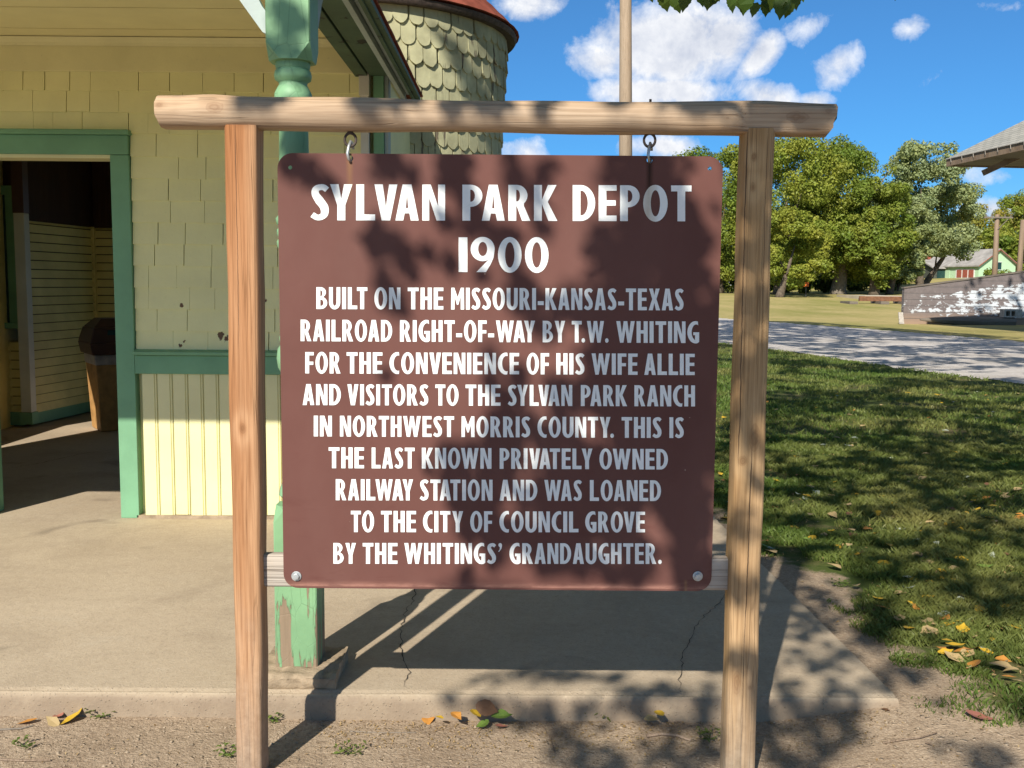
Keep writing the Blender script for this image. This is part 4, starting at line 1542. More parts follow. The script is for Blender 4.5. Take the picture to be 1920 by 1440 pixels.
WP = atz(56, 800)                        # foot of the white corner post
cb_ = atz(140, 776)                      # back corner
YB = 10.35
XB = -4.30
zd = at(180, 425, YB).z
part('inner_wall', clap((WP.x, WP.y + .05, 0), (XB, YB, 0), .12, zd, .083, Vector((YB - WP.y, -(XB - WP.x), 0)).normalized()), 'interior_boards')
part('inner_wall', clap((XB, YB, 0), (-3.75, YB, 0), .12, zd, .083, (0, -1, 0)), 'interior_boards')
part('inner_wall', clap((-4.62, WP.y + .02, 0), (WP.x - .02, WP.y + .02, 0), .12, at(20, 640, WP.y).z, .083, (0, -1, 0)), 'interior_boards')
mb = MB()
mb.hexa([(WP.x - .02, WP.y + .03, zd - .012), (XB, YB - .02, zd - .012), (XB + .02, YB + .1, zd - .012), (WP.x - .1, WP.y + .1, zd - .012), (WP.x - .02, WP.y + .03, CEIL), (XB, YB - .02, CEIL), (XB + .02, YB + .1, CEIL), (WP.x - .1, WP.y + .1, CEIL)])
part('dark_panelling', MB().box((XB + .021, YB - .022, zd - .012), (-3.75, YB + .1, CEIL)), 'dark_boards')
part('back_pier', MB().box((-1.2, YB - .02, 0), (-.9, YB + .1, CEIL)), 'interior_boards')  # hidden opening between panelling and pier, added to let daylight into the room
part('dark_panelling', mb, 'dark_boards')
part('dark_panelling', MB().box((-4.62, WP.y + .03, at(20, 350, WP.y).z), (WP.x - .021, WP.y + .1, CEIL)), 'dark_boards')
mb = MB()
mb.box((-4.62, YF + .145, CEIL + .031), (-.95, YB + .1, CEIL + .06))
part('room_ceiling', mb, 'ceiling_paint')  # out of sight, painted bright to bounce light into the room
mb = MB()
for (p0, p1, o) in (((WP.x, WP.y + .03, 0), (XB, YB - .02, 0), .0), ((XB, YB - .03, 0), (-3.75, YB - .03, 0), 0)):
    mb.bar((p0[0], p0[1], .075), (p1[0], p1[1], .075), .03, .12)
mb.bar((-4.62, WP.y, .075), (WP.x - .04, WP.y, .075), .03, .12)
part('skirting', mb, 'green_trim')
mb = MB()
mb.box((WP.x - .045, WP.y - .06, .14), (WP.x + .05, WP.y + .04, zd + .05))
cp = part('corner_column', mb, 'white_trim', bevel=.005)
mb = MB()
mb.box((WP.x - .055, WP.y - .07, .03), (WP.x + .06, WP.y + .05, .138))
part('column_foot', mb, 'green_trim', cp, bevel=.004)
mb = MB()
mb.box((WP.x - .05, WP.y - .062, zd + .051), (WP.x + .052, WP.y + .042, CEIL))
part('column_head', mb, 'bin_brown', cp)
mb = MB()
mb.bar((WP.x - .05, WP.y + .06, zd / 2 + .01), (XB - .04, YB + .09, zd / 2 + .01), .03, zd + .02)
part('wall_backing', mb, 'dark_boards')  # dark backing behind the clapboard gaps, put in to draw their shadow lines
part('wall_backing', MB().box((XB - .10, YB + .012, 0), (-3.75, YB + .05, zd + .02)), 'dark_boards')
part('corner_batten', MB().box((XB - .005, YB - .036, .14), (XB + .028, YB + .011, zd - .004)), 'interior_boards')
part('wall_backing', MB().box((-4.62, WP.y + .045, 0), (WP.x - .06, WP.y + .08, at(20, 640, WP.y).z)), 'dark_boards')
wz0, wz1 = at(10, 605, WP.y).z, at(10, 365, WP.y).z
wx1 = at(31, 500, WP.y).x
mb = MB()
mb.box((wx1 - .055, WP.y - .02, wz0), (wx1, WP.y + .03, wz1 + .08))
mb.box((wx1 - .9, WP.y - .02, wz1), (wx1 - .056, WP.y + .03, wz1 + .08))
mb.box((wx1 - .9, WP.y - .05, wz0 - .05), (wx1 + .02, WP.y + .03, wz0 - .001))
mb.box((wx1 - .08, WP.y - .005, wz0), (wx1 - .056, WP.y + .02, wz1))
wn = part('window', mb, 'green_trim', bevel=.003)
mb = MB()
mb.box((wx1 - .9, WP.y + .005, wz0), (wx1 - .081, WP.y + .012, wz1))
part('pane', mb, 'glass_dark', wn)
# left side wall with its own opening: the low sun comes through it
mb = MB()
xl = -4.66
mb.box((xl, YF - .02, -.02), (xl + .055, 6.42, CEIL + .03))
mb.box((xl, 7.95, -.02), (xl + .05, YB, CEIL + .03))
mb.box((xl, 6.42, -.02), (xl + .05, 7.95, 1.02))
mb.box((xl, 6.42, 2.22), (xl + .05, 7.95, CEIL + .03))
part('side_wall', mb, 'interior_boards')

# ------------------------------------------------------------------ litter bin inside
P0 = atz(188, 811)
bin_ = thing('litter_bin', (P0.x, P0.y, 0), 'tan litter bin with a dark brown hood, standing inside the depot doorway', 'bin')
u1, u2 = Vector((-.56, .83, 0)).normalized(), Vector((.83, .56, 0)).normalized()


def quadbox(mb, z0, z1, e0, e1, w_=.40):
    def ring(z, e):
        c = P0 + (u1 + u2) * (w_ / 2)
        h_ = w_ / 2 + e
        return [tuple((c + u1 * (a * h_) + u2 * (b * h_)).xy) + (z,) for a, b in ((-1, -1), (-1, 1), (1, 1), (1, -1))]
    mb.hexa(ring(z0, e0) + ring(z1, e1))
    return mb


body = build('body', quadbox(MB(), 0.004, .64, -.01, .022), 'bin_tan', bin_, bevel=.008)
build('bag', quadbox(MB(), .60, .69, .028, .032), 'bag_plastic', bin_, bevel=.01)
mb = MB()
quadbox(mb, .691, .80, .055, .075)
quadbox(mb, .801, .93, .072, .035)
quadbox(mb, .931, 1.01, .03, -.05)
lid = build('hood', mb, 'bin_brown', bin_, bevel=.012)
mb = MB()
c = P0 + (u1 + u2) * .2 - u1 * (.2 + .062)
q0 = c + Vector((0, 0, .83))
mb.hexa([tuple(q0 - u2 * .13 + u1 * .006), tuple(q0 + u2 * .13 + u1 * .006), tuple(q0 + u2 * .13 + u1 * .03), tuple(q0 - u2 * .13 + u1 * .03)] + [tuple(v + Vector((0, 0, .08))) for v in (q0 - u2 * .12 + u1 * .012, q0 + u2 * .12 + u1 * .012, q0 + u2 * .12 + u1 * .04, q0 - u2 * .12 + u1 * .04)])
build('dark_opening', mb, 'glass_dark', lid)  # dark panel standing in for the shaded opening in the hood
# ------------------------------------------------------------------ utility poles
def upole(px_top, py_top, px_base, Y, r, label, arm=None, zoff=None, m='pole_wood'):
    b = at(px_base, 500, Y)
    t = at(px_top, py_top, Y)
    z0 = float(gh(b.x, Y)) - .05
    root = thing('utility_pole', (b.x, Y, z0), label, 'utility pole', 'utility poles')
    mb = MB()
    mb.tube([(b.x, Y, z0), (b.x + (t.x - b.x) * .5, Y, (z0 + t.z) / 2), (t.x, Y, t.z)], [r * 1.15, r, r * .8], 14)
    build_at('pole', mb, m, root, (b.x, Y, z0), smooth=True)
    if arm:
        mb = MB()
        for dz in arm:
            mb.bar((t.x - 1.1, Y - r, t.z - dz), (t.x + 1.1, Y - r, t.z - dz), .12, .12)
            for k in (-.95, -.5, .5, .95):
                mb.tube([(t.x + k, Y - r, t.z - dz + .06), (t.x + k, Y - r, t.z - dz + .24)], .05, 6)
        mb.bar((t.x + .8, Y - r, t.z - arm[0] - .05), (t.x, Y - r, t.z - arm[0] - .9), .05, .05)
        build('crossarm', mb, 'grey_timber', root)
    return root


upole(1173, -260, 1176, 23, .145, 'tall weathered utility pole rising close behind the brown sign')
upole(1870, 402, 1866, 78, .20, 'utility pole with a crossarm standing beside the mint green house', (.25,), m='raw_timber')
upole(1918, 412, 1911, 78, .20, 'utility pole at the right edge beyond the white block wall', None, m='raw_timber')
# street light on the last pole
# ------------------------------------------------------------------ painted block wall
YW = 37.4
w0, w1 = at(1693, 605, YW), at(1930, 613, YW)
tl, tr = at(1693, 541, YW), at(1930, 509, YW)
wr = thing('block_wall', (w0.x, YW, -.05), 'low concrete block wall with flaking white paint beyond the gravel road', 'wall')
mb = MB()
sl_ = (tr.z - tl.z) / (tr.x - tl.x)
X1 = tr.x + 7
mb.prism([(w0.x, -.15), (X1, -.15), (X1, tl.z + sl_ * (X1 - w0.x)), (w0.x, tl.z)], 1, YW, YW + .22)
mb.box((X1 - .22, YW + .221, -.15), (X1, YW + 6, tl.z + sl_ * (X1 - w0.x)))
build('wall', mb, 'painted_block', wr)
mb = MB()
mb.prism([(w0.x - .03, tl.z + .002), (X1, tl.z + sl_ * (X1 - w0.x) + .002), (X1, tl.z + sl_ * (X1 - w0.x) + .05), (w0.x - .03, tl.z + .05)], 1, YW - .03, YW + .25)
build('coping', mb, 'grey_timber', wr)
# grey board leaning on its left end
p = at(1690, 600, YW - .15)
mb = MB()
mb.hexa([(p.x - .12, YW - .3, 0), (p.x + .06, YW - .3, 0), (p.x + .06, YW - .25, 0), (p.x - .12, YW - .25, 0), (p.x - .08, YW - .06, .42), (p.x + .08, YW - .06, .42), (p.x + .08, YW - .01, .42), (p.x - .08, YW - .01, .42)])
tag(build('board', mb, 'cinder', None), 'short grey board leaning on the left end of the white block wall', 'board')
# rotten beam lying at the foot of the wall
a, b = at(1728, 605, YW - .6), at(1905, 613, YW - .6)
mb = MB()
pts = [a.lerp(b, f) for f in (0, .15, .4, .7, 1)]
mb.tube([(q_.x, YW - .45, z) for q_, z in zip(pts, (.17, .16, .13, .11, .10))], [.04, .10, .15, .17, .17], 8, True, .12)
tag(build('timber_beam', mb, 'grey_timber'), 'dark rotten timber lying along the foot of the white block wall', 'timber')
# hollow block set on the timber
p = at(1880, 597, YW - .5)
mb = MB()
wz = .30
x0, x1 = p.x, p.x + .66
z0 = .275
for (a0, a1) in ((x0, x0 + .07), (x0 + .215, x0 + .265), (x0 + .41, x1)):
    mb.box((a0, YW - .6, z0 + .051), (a1, YW - .25, z0 + .229))
mb.box((x0, YW - .6, z0), (x1, YW - .25, z0 + .05))
mb.box((x0, YW - .6, z0 + .23), (x1, YW - .25, z0 + .30))
mb.box((x0 + .02, YW - .27, z0 + .051), (x1 - .02, YW - .252, z0 + .229))
tag(build('cinder_block', mb, 'cinder'), 'hollow grey concrete block sitting on the rotten timber by the white wall', 'concrete block')

# ------------------------------------------------------------------ open shelter, only its roof corner shows
C0 = at(1776, 301, 31)
C1 = at(1920, 275, 27.2)
e1 = Vector((C1.x - C0.x, C1.y - C0.y, 0)).normalized()
e2 = Vector((-e1.y, e1.x, 0))
L1, L2 = 9., 6.4
ez_ = C0.z
shel = thing('park_shelter', (C0.x + e1.x * 5, C0.y + e1.y * 5, 0), 'open park shelter with a grey shingled hip roof, its eave reaching in from the right', 'shelter')
pt = lambda a, b, z: C0 + e1 * a + e2 * b + Vector((0, 0, z - C0.z))
q4 = [pt(0, 0, ez_), pt(L1, 0, ez_), pt(L1, L2, ez_), pt(0, L2, ez_)]
rh = 2.05
r0_, r1_ = pt(L2 / 2, L2 / 2, ez_ + rh), pt(L1 - L2 / 2, L2 / 2, ez_ + rh)
me = bpy.data.meshes.new('roof')
vs, fs, uv = [], [], []


def slope(poly):
    o = len(vs)
    base = poly[0]
    ax = (poly[1] - poly[0]).normalized()
    nn = ax.cross(poly[2] - poly[0]).normalized()
    ay = nn.cross(ax)
    for d in (0, 1):
        for v in poly:
            vs.append(v + Vector((0, 0, .06 * d)))
            uv.append(((v - base).dot(ax), (v - base).dot(ay)))
    k = len(poly)
    fs.append(tuple(o + k + i for i in range(k)))
    fs.append(tuple(o + i for i in range(k - 1, -1, -1)))
    fs.extend([(o + i, o + (i + 1) % k, o + (i + 1) % k + k, o + i + k) for i in range(k)])


slope([q4[0], q4[1], r1_, r0_])
slope([q4[1], q4[2], r1_])
slope([q4[2], q4[3], r0_, r1_])
slope([q4[3], q4[0], r0_])
me.from_pydata([tuple(v - shel.location) for v in vs], [], fs)
ul = me.uv_layers.new(name='UVMap')
for l in me.loops:
    ul.data[l.index].uv = uv[l.vertex_index]
link('roof', me, 'roof_shingle', shel)
mb = MB()
for a, b in ((0, 1), (1, 2), (2, 3), (3, 0)):
    mb.bar(q4[a] + Vector((0, 0, -.08)), q4[b] + Vector((0, 0, -.08)), .05, .2)
build('fascia', mb, 'raw_timber', shel)
mb = MB()
mb.hexa([tuple(v + Vector((0, 0, -.14))) for v in (pt(.06, .06, ez_), pt(L1 - .06, .06, ez_), pt(L1 - .06, L2 - .06, ez_), pt(.06, L2 - .06, ez_))] + [tuple(v + Vector((0, 0, -.10))) for v in (pt(.06, .06, ez_), pt(L1 - .06, .06, ez_), pt(L1 - .06, L2 - .06, ez_), pt(.06, L2 - .06, ez_))])
build('soffit', mb, 'grey_timber', shel)
mb = MB()
mb.tube([tuple(pt(0, -.05, ez_ + .03)), tuple(pt(L1, -.05, ez_ + .03))], .018, 6)
for k in np.arange(.3, L1, .6):
    mb.tube([tuple(pt(k, -.06, ez_ + .03)), tuple(pt(k + .03, -.06, ez_ - .09))], .008, 5)
build('light_string', mb, 'cinder', shel)
for a, b in ((5.0, .9), (L1 - .6, .9), (5.0, L2 - .9), (L1 - .6, L2 - .9)):
    v = pt(a, b, 0)
    mb = MB()
    mb.box((v.x - .09, v.y - .09, -.05), (v.x + .09, v.y + .09, ez_ - .15))
    build('post', mb, 'raw_timber', shel)
for (pp_, pq) in ((at(1863, 299, 29.5), at(1842, 325, 29.8)),):
    mb = MB()
    mb.bar(pp_ + Vector((.7, -.2, .10)), pq, .09, .16)
    build('brace', mb, 'raw_timber', shel)

# ------------------------------------------------------------------ far houses
def gable_house(name, root, p0, dir1, L, dir2, W, zb, he, hr, wallm, roofm, ov=.35):
    """walls + roof; ridge runs along dir1"""
    P = lambda a, b, z: (p0.x + dir1.x * a + dir2.x * b, p0.y + dir1.y * a + dir2.y * b, zb + z)
    mb = MB()
    v = [P(0, 0, -.6), P(L, 0, -.6), P(L, W, -.6), P(0, W, -.6), P(0, 0, he), P(L, 0, he), P(L, W, he), P(0, W, he), P(0, W / 2, hr), P(L, W / 2, hr)]
    mb.add(v, [(3, 2, 1, 0), (0, 1, 5, 4), (1, 2, 6, 9, 5), (2, 3, 7, 6), (3, 0, 4, 8, 7), (4, 5, 9, 8), (6, 7, 8, 9)])
    wall = build('wall', mb, wallm, root)
    mb = MB()
    k = (hr - he) / (W / 2)
    for s0, s1 in ((-ov, W / 2), (W + ov, W / 2)):
        za, zb_ = he + .03 - ov * k, hr + .03
        mb.hexa([P(-ov, s0, za), P(L + ov, s0, za), P(L + ov, s1, zb_), P(-ov, s1, zb_), P(-ov, s0, za + .14), P(L + ov, s0, za + .14), P(L + ov, s1, zb_ + .14), P(-ov, s1, zb_ + .14)])
    roof = build('roof', mb, roofm, root)
    return P, wall, roof


YM = 112.
hc = at(1835, 521, YM)                     # near corner between gable and long side
zb = hc.z - .3
house = thing('house', (hc.x, YM, zb - .6), 'mint green gabled house with a pale roof, half hidden by the white block wall', 'house')
gd = Vector((.96, .28, 0))                   # along the gable
ld = Vector((-.28, .96, 0))                  # along the long side
P_, hw, hr_ = gable_house('house', house, hc, ld, 9., gd, 4.9, zb, 1.75, 3.4, 'mint_siding', 'house_roof')
mb = MB()
q0, q1, q2 = Vector(P_(-.36, -.35, 1.58)), Vector(P_(-.36, 2.45, 3.46)), Vector(P_(-.36, 5.25, 1.58))
mb.bar(q0, q1, .05, .08)
mb.bar(q1 + Vector((0, 0, .0)), q2, .05, .08)
build('barge_board', mb, 'brick_red', house)
mb = MB()
mb.hexa([P_(-.03, 2.35, 1.25), P_(-.03, 2.95, 1.25), P_(.02, 2.95, 1.25), P_(.02, 2.35, 1.25), P_(-.03, 2.35, 2.05), P_(-.03, 2.95, 2.05), P_(.02, 2.95, 2.05), P_(.02, 2.35, 2.05)])
wi = build('window', mb, 'glass_dark', house)
for nm_, z in (('sill', 1.2), ('lintel', 2.055)):
    mb = MB()
    mb.hexa([P_(-.05, 2.27, z), P_(-.05, 3.03, z), P_(-.001, 3.03, z), P_(-.001, 2.27, z), P_(-.05, 2.27, z + .045), P_(-.05, 3.03, z + .045), P_(-.001, 3.03, z + .045), P_(-.001, 2.27, z + .045)])
    build(nm_, mb, 'white_paint', wi)


def facebox(a0, a1, z0, z1, off, m, nm, par, d=.04):
    mb = MB()
    mb.hexa([P_(a0, -off - d, z0), P_(a1, -off - d, z0), P_(a1, -off, z0), P_(a0, -off, z0), P_(a0, -off - d, z1), P_(a1, -off - d, z1), P_(a1, -off, z1), P_(a0, -off, z1)])
    return build(nm, mb, m, par)


facebox(.02, 8.9, -.5, 1.5, .002, 'mint_siding', 'front_cladding', house, .03)
facebox(.6, 3.6, .25, 1.3, .035, 'white_paint', 'window', house)
for a in (.75, 1.7, 2.65):
    facebox(a, a + .75, .35, 1.2, .078, 'brick_red', 'shutter', house, .03)
facebox(4.6, 5.9, -.3, 1.4, .035, 'mint_siding', 'door', house)
facebox(6.3, 7.4, -.3, 1.45, .035, 'orange_sign', 'panel', house)
lt = thing('garage', (at(1770, 523, 117).x, 117, zb - .6), 'dark low garage with a pale roof, adjoining the left of the mint green house', 'garage')
p0 = at(1751, 523, 117)
p0.z = 0
P2_, _, _ = gable_house('garage', lt, p0, Vector((.99, .12, 0)), 3.1, Vector((-.12, .99, 0)), 5., zb + .1, 1.35, 2.2, 'dark_siding', 'house_roof', .35)
for k in (.35, 1.75):
    mb = MB()
    mb.hexa([P2_(k, -.05, -.4), P2_(k + 1.2, -.05, -.4), P2_(k + 1.2, -.002, -.4), P2_(k, -.002, -.4), P2_(k, -.05, 1.1), P2_(k + 1.2, -.05, 1.1), P2_(k + 1.2, -.002, 1.1), P2_(k, -.002, 1.1)])
    build('screen', mb, 'glass_dark', lt)


def small_house(px, py, Y, L, W, he, hr, wm, rm, label, name='house', ang=.1):
    b = at(px, py, Y)
    zb_ = float(gh(b.x, Y))
    r = thing(name, (b.x, Y, zb_ - .5), label, 'house')
    P, wa, ro = gable_house(name, r, b, Vector((math.cos(ang), math.sin(ang), 0)), L, Vector((-math.sin(ang), math.cos(ang), 0)), W, zb_, he, hr, wm, rm)
    for k in np.arange(1.2, L - 1.5, 2.6):
        mb = MB()
        mb.hexa([P(k, -.05, .9), P(k + 1, -.05, .9), P(k + 1, -.002, .9), P(k, -.002, .9), P(k, -.05, 1.7), P(k + 1, -.05, 1.7), P(k + 1, -.002, 1.7), P(k, -.002, 1.7)])
        build('window', mb, 'glass_dark', r)
    return r


small_house(1712, 530, 140, 5, 5, 1.9, 2.9, 'cream_siding', 'brick_red', 'small cream house with a red roof glimpsed left of the dark garage')
small_house(1478, 530, 128, 3.2, 5, 2.1, 3.0, 'pale_siding', 'house_roof', 'pale blue house glimpsed under the trees left of the orange marker')
small_house(1555, 530, 135, 4.5, 5, 2.1, 3.0, 'cream_siding', 'house_roof', 'pale house glimpsed behind the thick grey tree trunk')
small_house(1360, 530, 128, 4, 5, 2.1, 3.0, 'pale_siding', 'house_roof', 'pale house between the brown sign and the right post, behind the trees')
# parked car glimpsed under the trees
b = at(1617, 530, 118)
gz = float(gh(b.x, 118))
car = thing('parked_car', (b.x, 118, gz), 'dark blue car parked under the trees behind the field', 'car')
mb = MB()
mb.prism([(b.x - 2.1, gz + .35), (b.x + 2.1, gz + .35), (b.x + 2.15, gz + .85), (b.x + 1.3, gz + .95), (b.x + .7, gz + 1.42), (b.x - .9, gz + 1.45), (b.x - 1.5, gz + .98), (b.x - 2.15, gz + .9)], 1, 117.2, 118.9)
bd = build('body', mb, 'car_paint', car, bevel=.06)
mb = MB()
mb.prism([(b.x - 1.3, gz + .98), (b.x + 1.1, gz + .98), (b.x + .62, gz + 1.36), (b.x - .85, gz + 1.38)], 1, 117.17, 117.199)
build('window', mb, 'glass_dark', bd)
for k in (-1.35, 1.35):
    mb = MB()
    mb.prism(circ(b.x + k, gz + .33, .33, .33, 0, 360, 16)[:-1], 1, 117.1, 117.35)
    build('wheel', mb, 'rusty_iron', car)
# orange marker in the field
b = at(1511, 545, 74)
gz = float(gh(b.x, 74))
mk = thing('marker_sign', (b.x, 74, gz), 'small orange marker sign on a thin stake in front of the hedge', 'sign')
mb = MB()
mb.box((b.x - .03, 73.98, gz - .1), (b.x + .03, 74.02, gz + .75))
build('stake', mb, 'grey_timber', mk)
mb = MB()
mb.box((b.x - .2, 73.94, gz + .72), (b.x + .18, 73.975, gz + 1.05))
build('plate', mb, 'orange_sign', mk)
# rusty rail on sleepers in the field, and a pale slab behind it
YR = 62.
a, b = at(1612, 554, YR), at(1700, 553, YR)
gz = float(gh(a.x, YR))
rl = thing('rail_section', (a.x, YR, gz), 'rusty rail section lying on low sleepers in the dry field', 'rail')
mb = MB()
mb.box((a.x, YR, gz + .16), (b.x, YR + .2, gz + .34))
mb.box((a.x, YR + .05, gz + .341), (b.x, YR + .14, gz + .46))
build('beam', mb, 'rust', rl)
for k in (-.9, 1.0, 2.4):
    mb = MB()
    mb.box((a.x + k, YR - .9, gz - .02), (a.x + k + .5, YR + .9, gz + .155 if k > 0 else gz + .14))
    build('sleeper', mb, 'grey_timber', rl)
a, b = at(1622, 549, 68), at(1710, 549, 68)
mb = MB()
gz = float(gh(a.x, 68))
mb.box((a.x, 68, gz - .3), (b.x, 74, gz + .28))
tag(build('concrete_pad', mb, 'pale_concrete'), 'low pale concrete pad in the field behind the rusty rail', 'concrete pad')

# ------------------------------------------------------------------ trees
def crown_mesh(name, clumps, n, size, m, parent, up=.3, shell=.5, droop=0.):
    """leaf quads spread through a set of ellipsoid clumps ((x,y,z),(rx,ry,rz))"""
    c = np.array([q_[0] for q_ in clumps], float)
    r = np.array([q_[1] for q_ in clumps], float)
    wgt = (r[:, 0] * r[:, 1] + r[:, 0] * r[:, 2]) ** .9
    k = rng.choice(len(c), n, p=wgt / wgt.sum())
    d = unit(rng.normal(size=(n, 3)))
    rad = shell + (1 - shell) * rng.random(n) ** .6
    rad *= 1 + .16 * rng.normal(size=n) * (rng.random(n) < .35)
    P = c[k] + d * r[k] * rad[:, None]
    Nn = unit(d * .75 + rng.normal(size=(n, 3)) * .55 + np.array([0, 0, up]))
    V, Fc = leafquads(P, Nn, size * rng.uniform(.6, 1.25, n))
    tint = np.clip(rng.random(len(c))[k] * .6 + rng.random(n) * .4, 0, 1)
    return npmesh(name, V, Fc, m, parent, tint)


def limb_tree(name, base, height, crown_c, crown_r, nclump, n, size, m, label, group=None, trunk_r=.4, bark='bark', clump_r=(.14, .28), lean=(0, 0), lowfrac=-1.01, nl=2, prof=None, parts=True):
    bx_, by_, bz_ = base
    root = thing(name, base, label, 'tree', group)
    cc, cr = np.array(crown_c, float), np.array(crown_r, float)
    cl = []
    tries = 0
    while len(cl) < nclump and tries < 9000:
        tries += 1
        d = unit(rng.normal(size=(1, 3)))[0]
        if d[2] < lowfrac:
            continue
        f = rng.choice([.92, .8, .55], p=[.55, .3, .15])
        sh = 1.
        if prof:
            sh = prof(d[2])
        d = d / (np.abs(d) ** 2.8).sum() ** (1 / 2.8)
        q_ = cc + d * cr * np.array([sh, sh, 1]) * f * rng.uniform(.9, 1.06)
        rr = cr.mean() * rng.uniform(*clump_r)
        cl.append((q_, (rr * rng.uniform(.9, 1.25), rr * rng.uniform(.9, 1.2), rr * rng.uniform(.65, .95))))
    crown_mesh('crown', cl, n, size, m, root)
    mb = MB()
    top = Vector((crown_c[0] + lean[0], crown_c[1], crown_c[2] + crown_r[2] * .1))
    b0 = Vector(base) + Vector((0, 0, -.1))
    md = b0.lerp(top, .45) + Vector((lean[0] * .3, lean[1], 0))
    mb.tube([b0, b0.lerp(md, .15) + Vector((0, 0, .05)), md, top], [trunk_r * 1.2, trunk_r, trunk_r * .6, trunk_r * .1], 10, True, .06)
    for i in range(nl):
        q_ = Vector(cl[int(i * len(cl) / nl)][0])
        s0 = b0.lerp(md, random.uniform(.55, 1.))
        mb.tube([s0, s0.lerp(q_, .5) + Vector((0, 0, .3)), q_], [trunk_r * .3, trunk_r * .18, trunk_r * .05], 7)
    build('trunk', mb, bark, root, smooth=True)
    return root


def bgtree(px0, px1, pytop, pybot, Y, trunk_px, n, m, label, nclump=46, size=.27, tr=.42, bark='bark', depth=None, group='big trees beyond the field', **kw):
    a, b = at(px0, pytop, Y), at(px1, pybot, Y)
    ztop, zbot = at((px0 + px1) / 2, pytop, Y).z, at((px0 + px1) / 2, pybot, Y).z
    cx = (a.x + b.x) / 2
    tx = at(trunk_px, 530, Y).x
    rx = abs(b.x - a.x) / 2
    return limb_tree('broadleaf_tree' if 'silver' not in m else 'cottonwood_tree', (tx, Y, float(gh(tx, Y))), None, (cx, Y, (ztop + zbot) / 2), (rx, depth or rx, (ztop - zbot) / 2), nclump, n, size, m, label, group, tr, bark, **kw) if False else limb_tree(
        'cottonwood_tree' if 'silver' in m else 'broadleaf_tree', (tx, Y, float(gh(tx, Y))), 0, (cx, Y, (ztop + zbot) / 2), (rx, depth or rx, (ztop - zbot) / 2), nclump, n, size, m, label, group, tr, bark, **kw)


bgtree(1255, 1425, 266, 520, 84, 1348, 35100, 'tree_leaf_dark', 'dense yellow-green tree behind the right end of the brown sign', 90, .22)
bgtree(1376, 1572, 256, 522, 80, 1460, 51300, 'tree_leaf', 'tall yellow-green tree just right of the right wooden post', 130, .22, tr=.45)
bgtree(1432, 1548, 395, 540, 72, 1462, 20250, 'tree_leaf', 'low bright green tree in front, beside the right wooden post', 60, .2, .3)
bgtree(1506, 1684, 266, 520, 82, 1572, 45900, 'tree_leaf_dark', 'broad darker tree above the thick grey trunk', 110, .22, tr=.62, bark='pale_bark')
bgtree(1584, 1700, 330, 536, 78, 1640, 27000, 'tree_leaf_dark', 'deep green tree filling the gap left of the silvery cottonwood', 80, .22)
bgtree(1652, 1800, 266, 490, 88, 1725, 35100, 'silver_leaf', 'tall silvery grey-green cottonwood with gaps of sky', 110, .24, .36, 'bark', clump_r=(.14, .26))
bgtree(1650, 1740, 370, 525, 80, 1668, 16200, 'silver_leaf', 'lower grey-green tree in front of the tall silvery cottonwood', 46, .22, .3, clump_r=(.12, .24))
bgtree(1700, 1835, 345, 482, 92, 1728, 21600, 'silver_leaf', 'spreading grey-green tree leaning over the dark garage', 70, .24, .30, 'bark', lean=(1.5, 0), clump_r=(.16, .3))
bgtree(812, 952, 262, 520, 95, 880, 14000, 'tree_leaf', 'distant green tree whose tip shows between the turret and the brown sign', 46, .3)
bgtree(1180, 1290, 300, 505, 96, 1235, 9000, 'tree_leaf_dark', 'dark green tree standing behind the brown sign', 36, .3)
# wooded hill on the right
hill = [(1800, 415, 470, 150, 'autumn_leaf'), (1845, 395, 500, 165, 'autumn_leaf'), (1890, 398, 505, 170, 'autumn_leaf'), (1915, 372, 500, 150, 'tree_leaf'), (1870, 440, 515, 135, 'tree_leaf'), (1825, 440, 510, 140, 'autumn_leaf'), (1960, 350, 500, 150, 'autumn_leaf'), (1775, 450, 515, 150, 'tree_leaf'), (1910, 450, 520, 132, 'tree_leaf_dark'), (2010, 380, 505, 150, 'tree_leaf')]
hl = ['yellowing tree on the hill behind the spreading grey-green tree', 'orange-tinged tree on the hill above the left roof of the mint house', 'yellow-topped tree on the hill between the two far utility poles', 'green tree rising highest at the right edge of the picture', 'bright green tree right behind the roof of the mint green house', 'yellow-green tree left of the far utility pole with the crossarm', 'autumn tree just beyond the right edge', 'green tree low on the hill above the dark garage', 'dark green tree behind the pole at the right edge', 'green tree far beyond the right edge']
for (px, yt, yb, Y, m), lb in zip(hill, hl):
    bgtree(px - 50, px + 50, yt - 8, yb, Y, px, 9000, m, lb, 44, .36, .4, group='trees on the wooded hill')
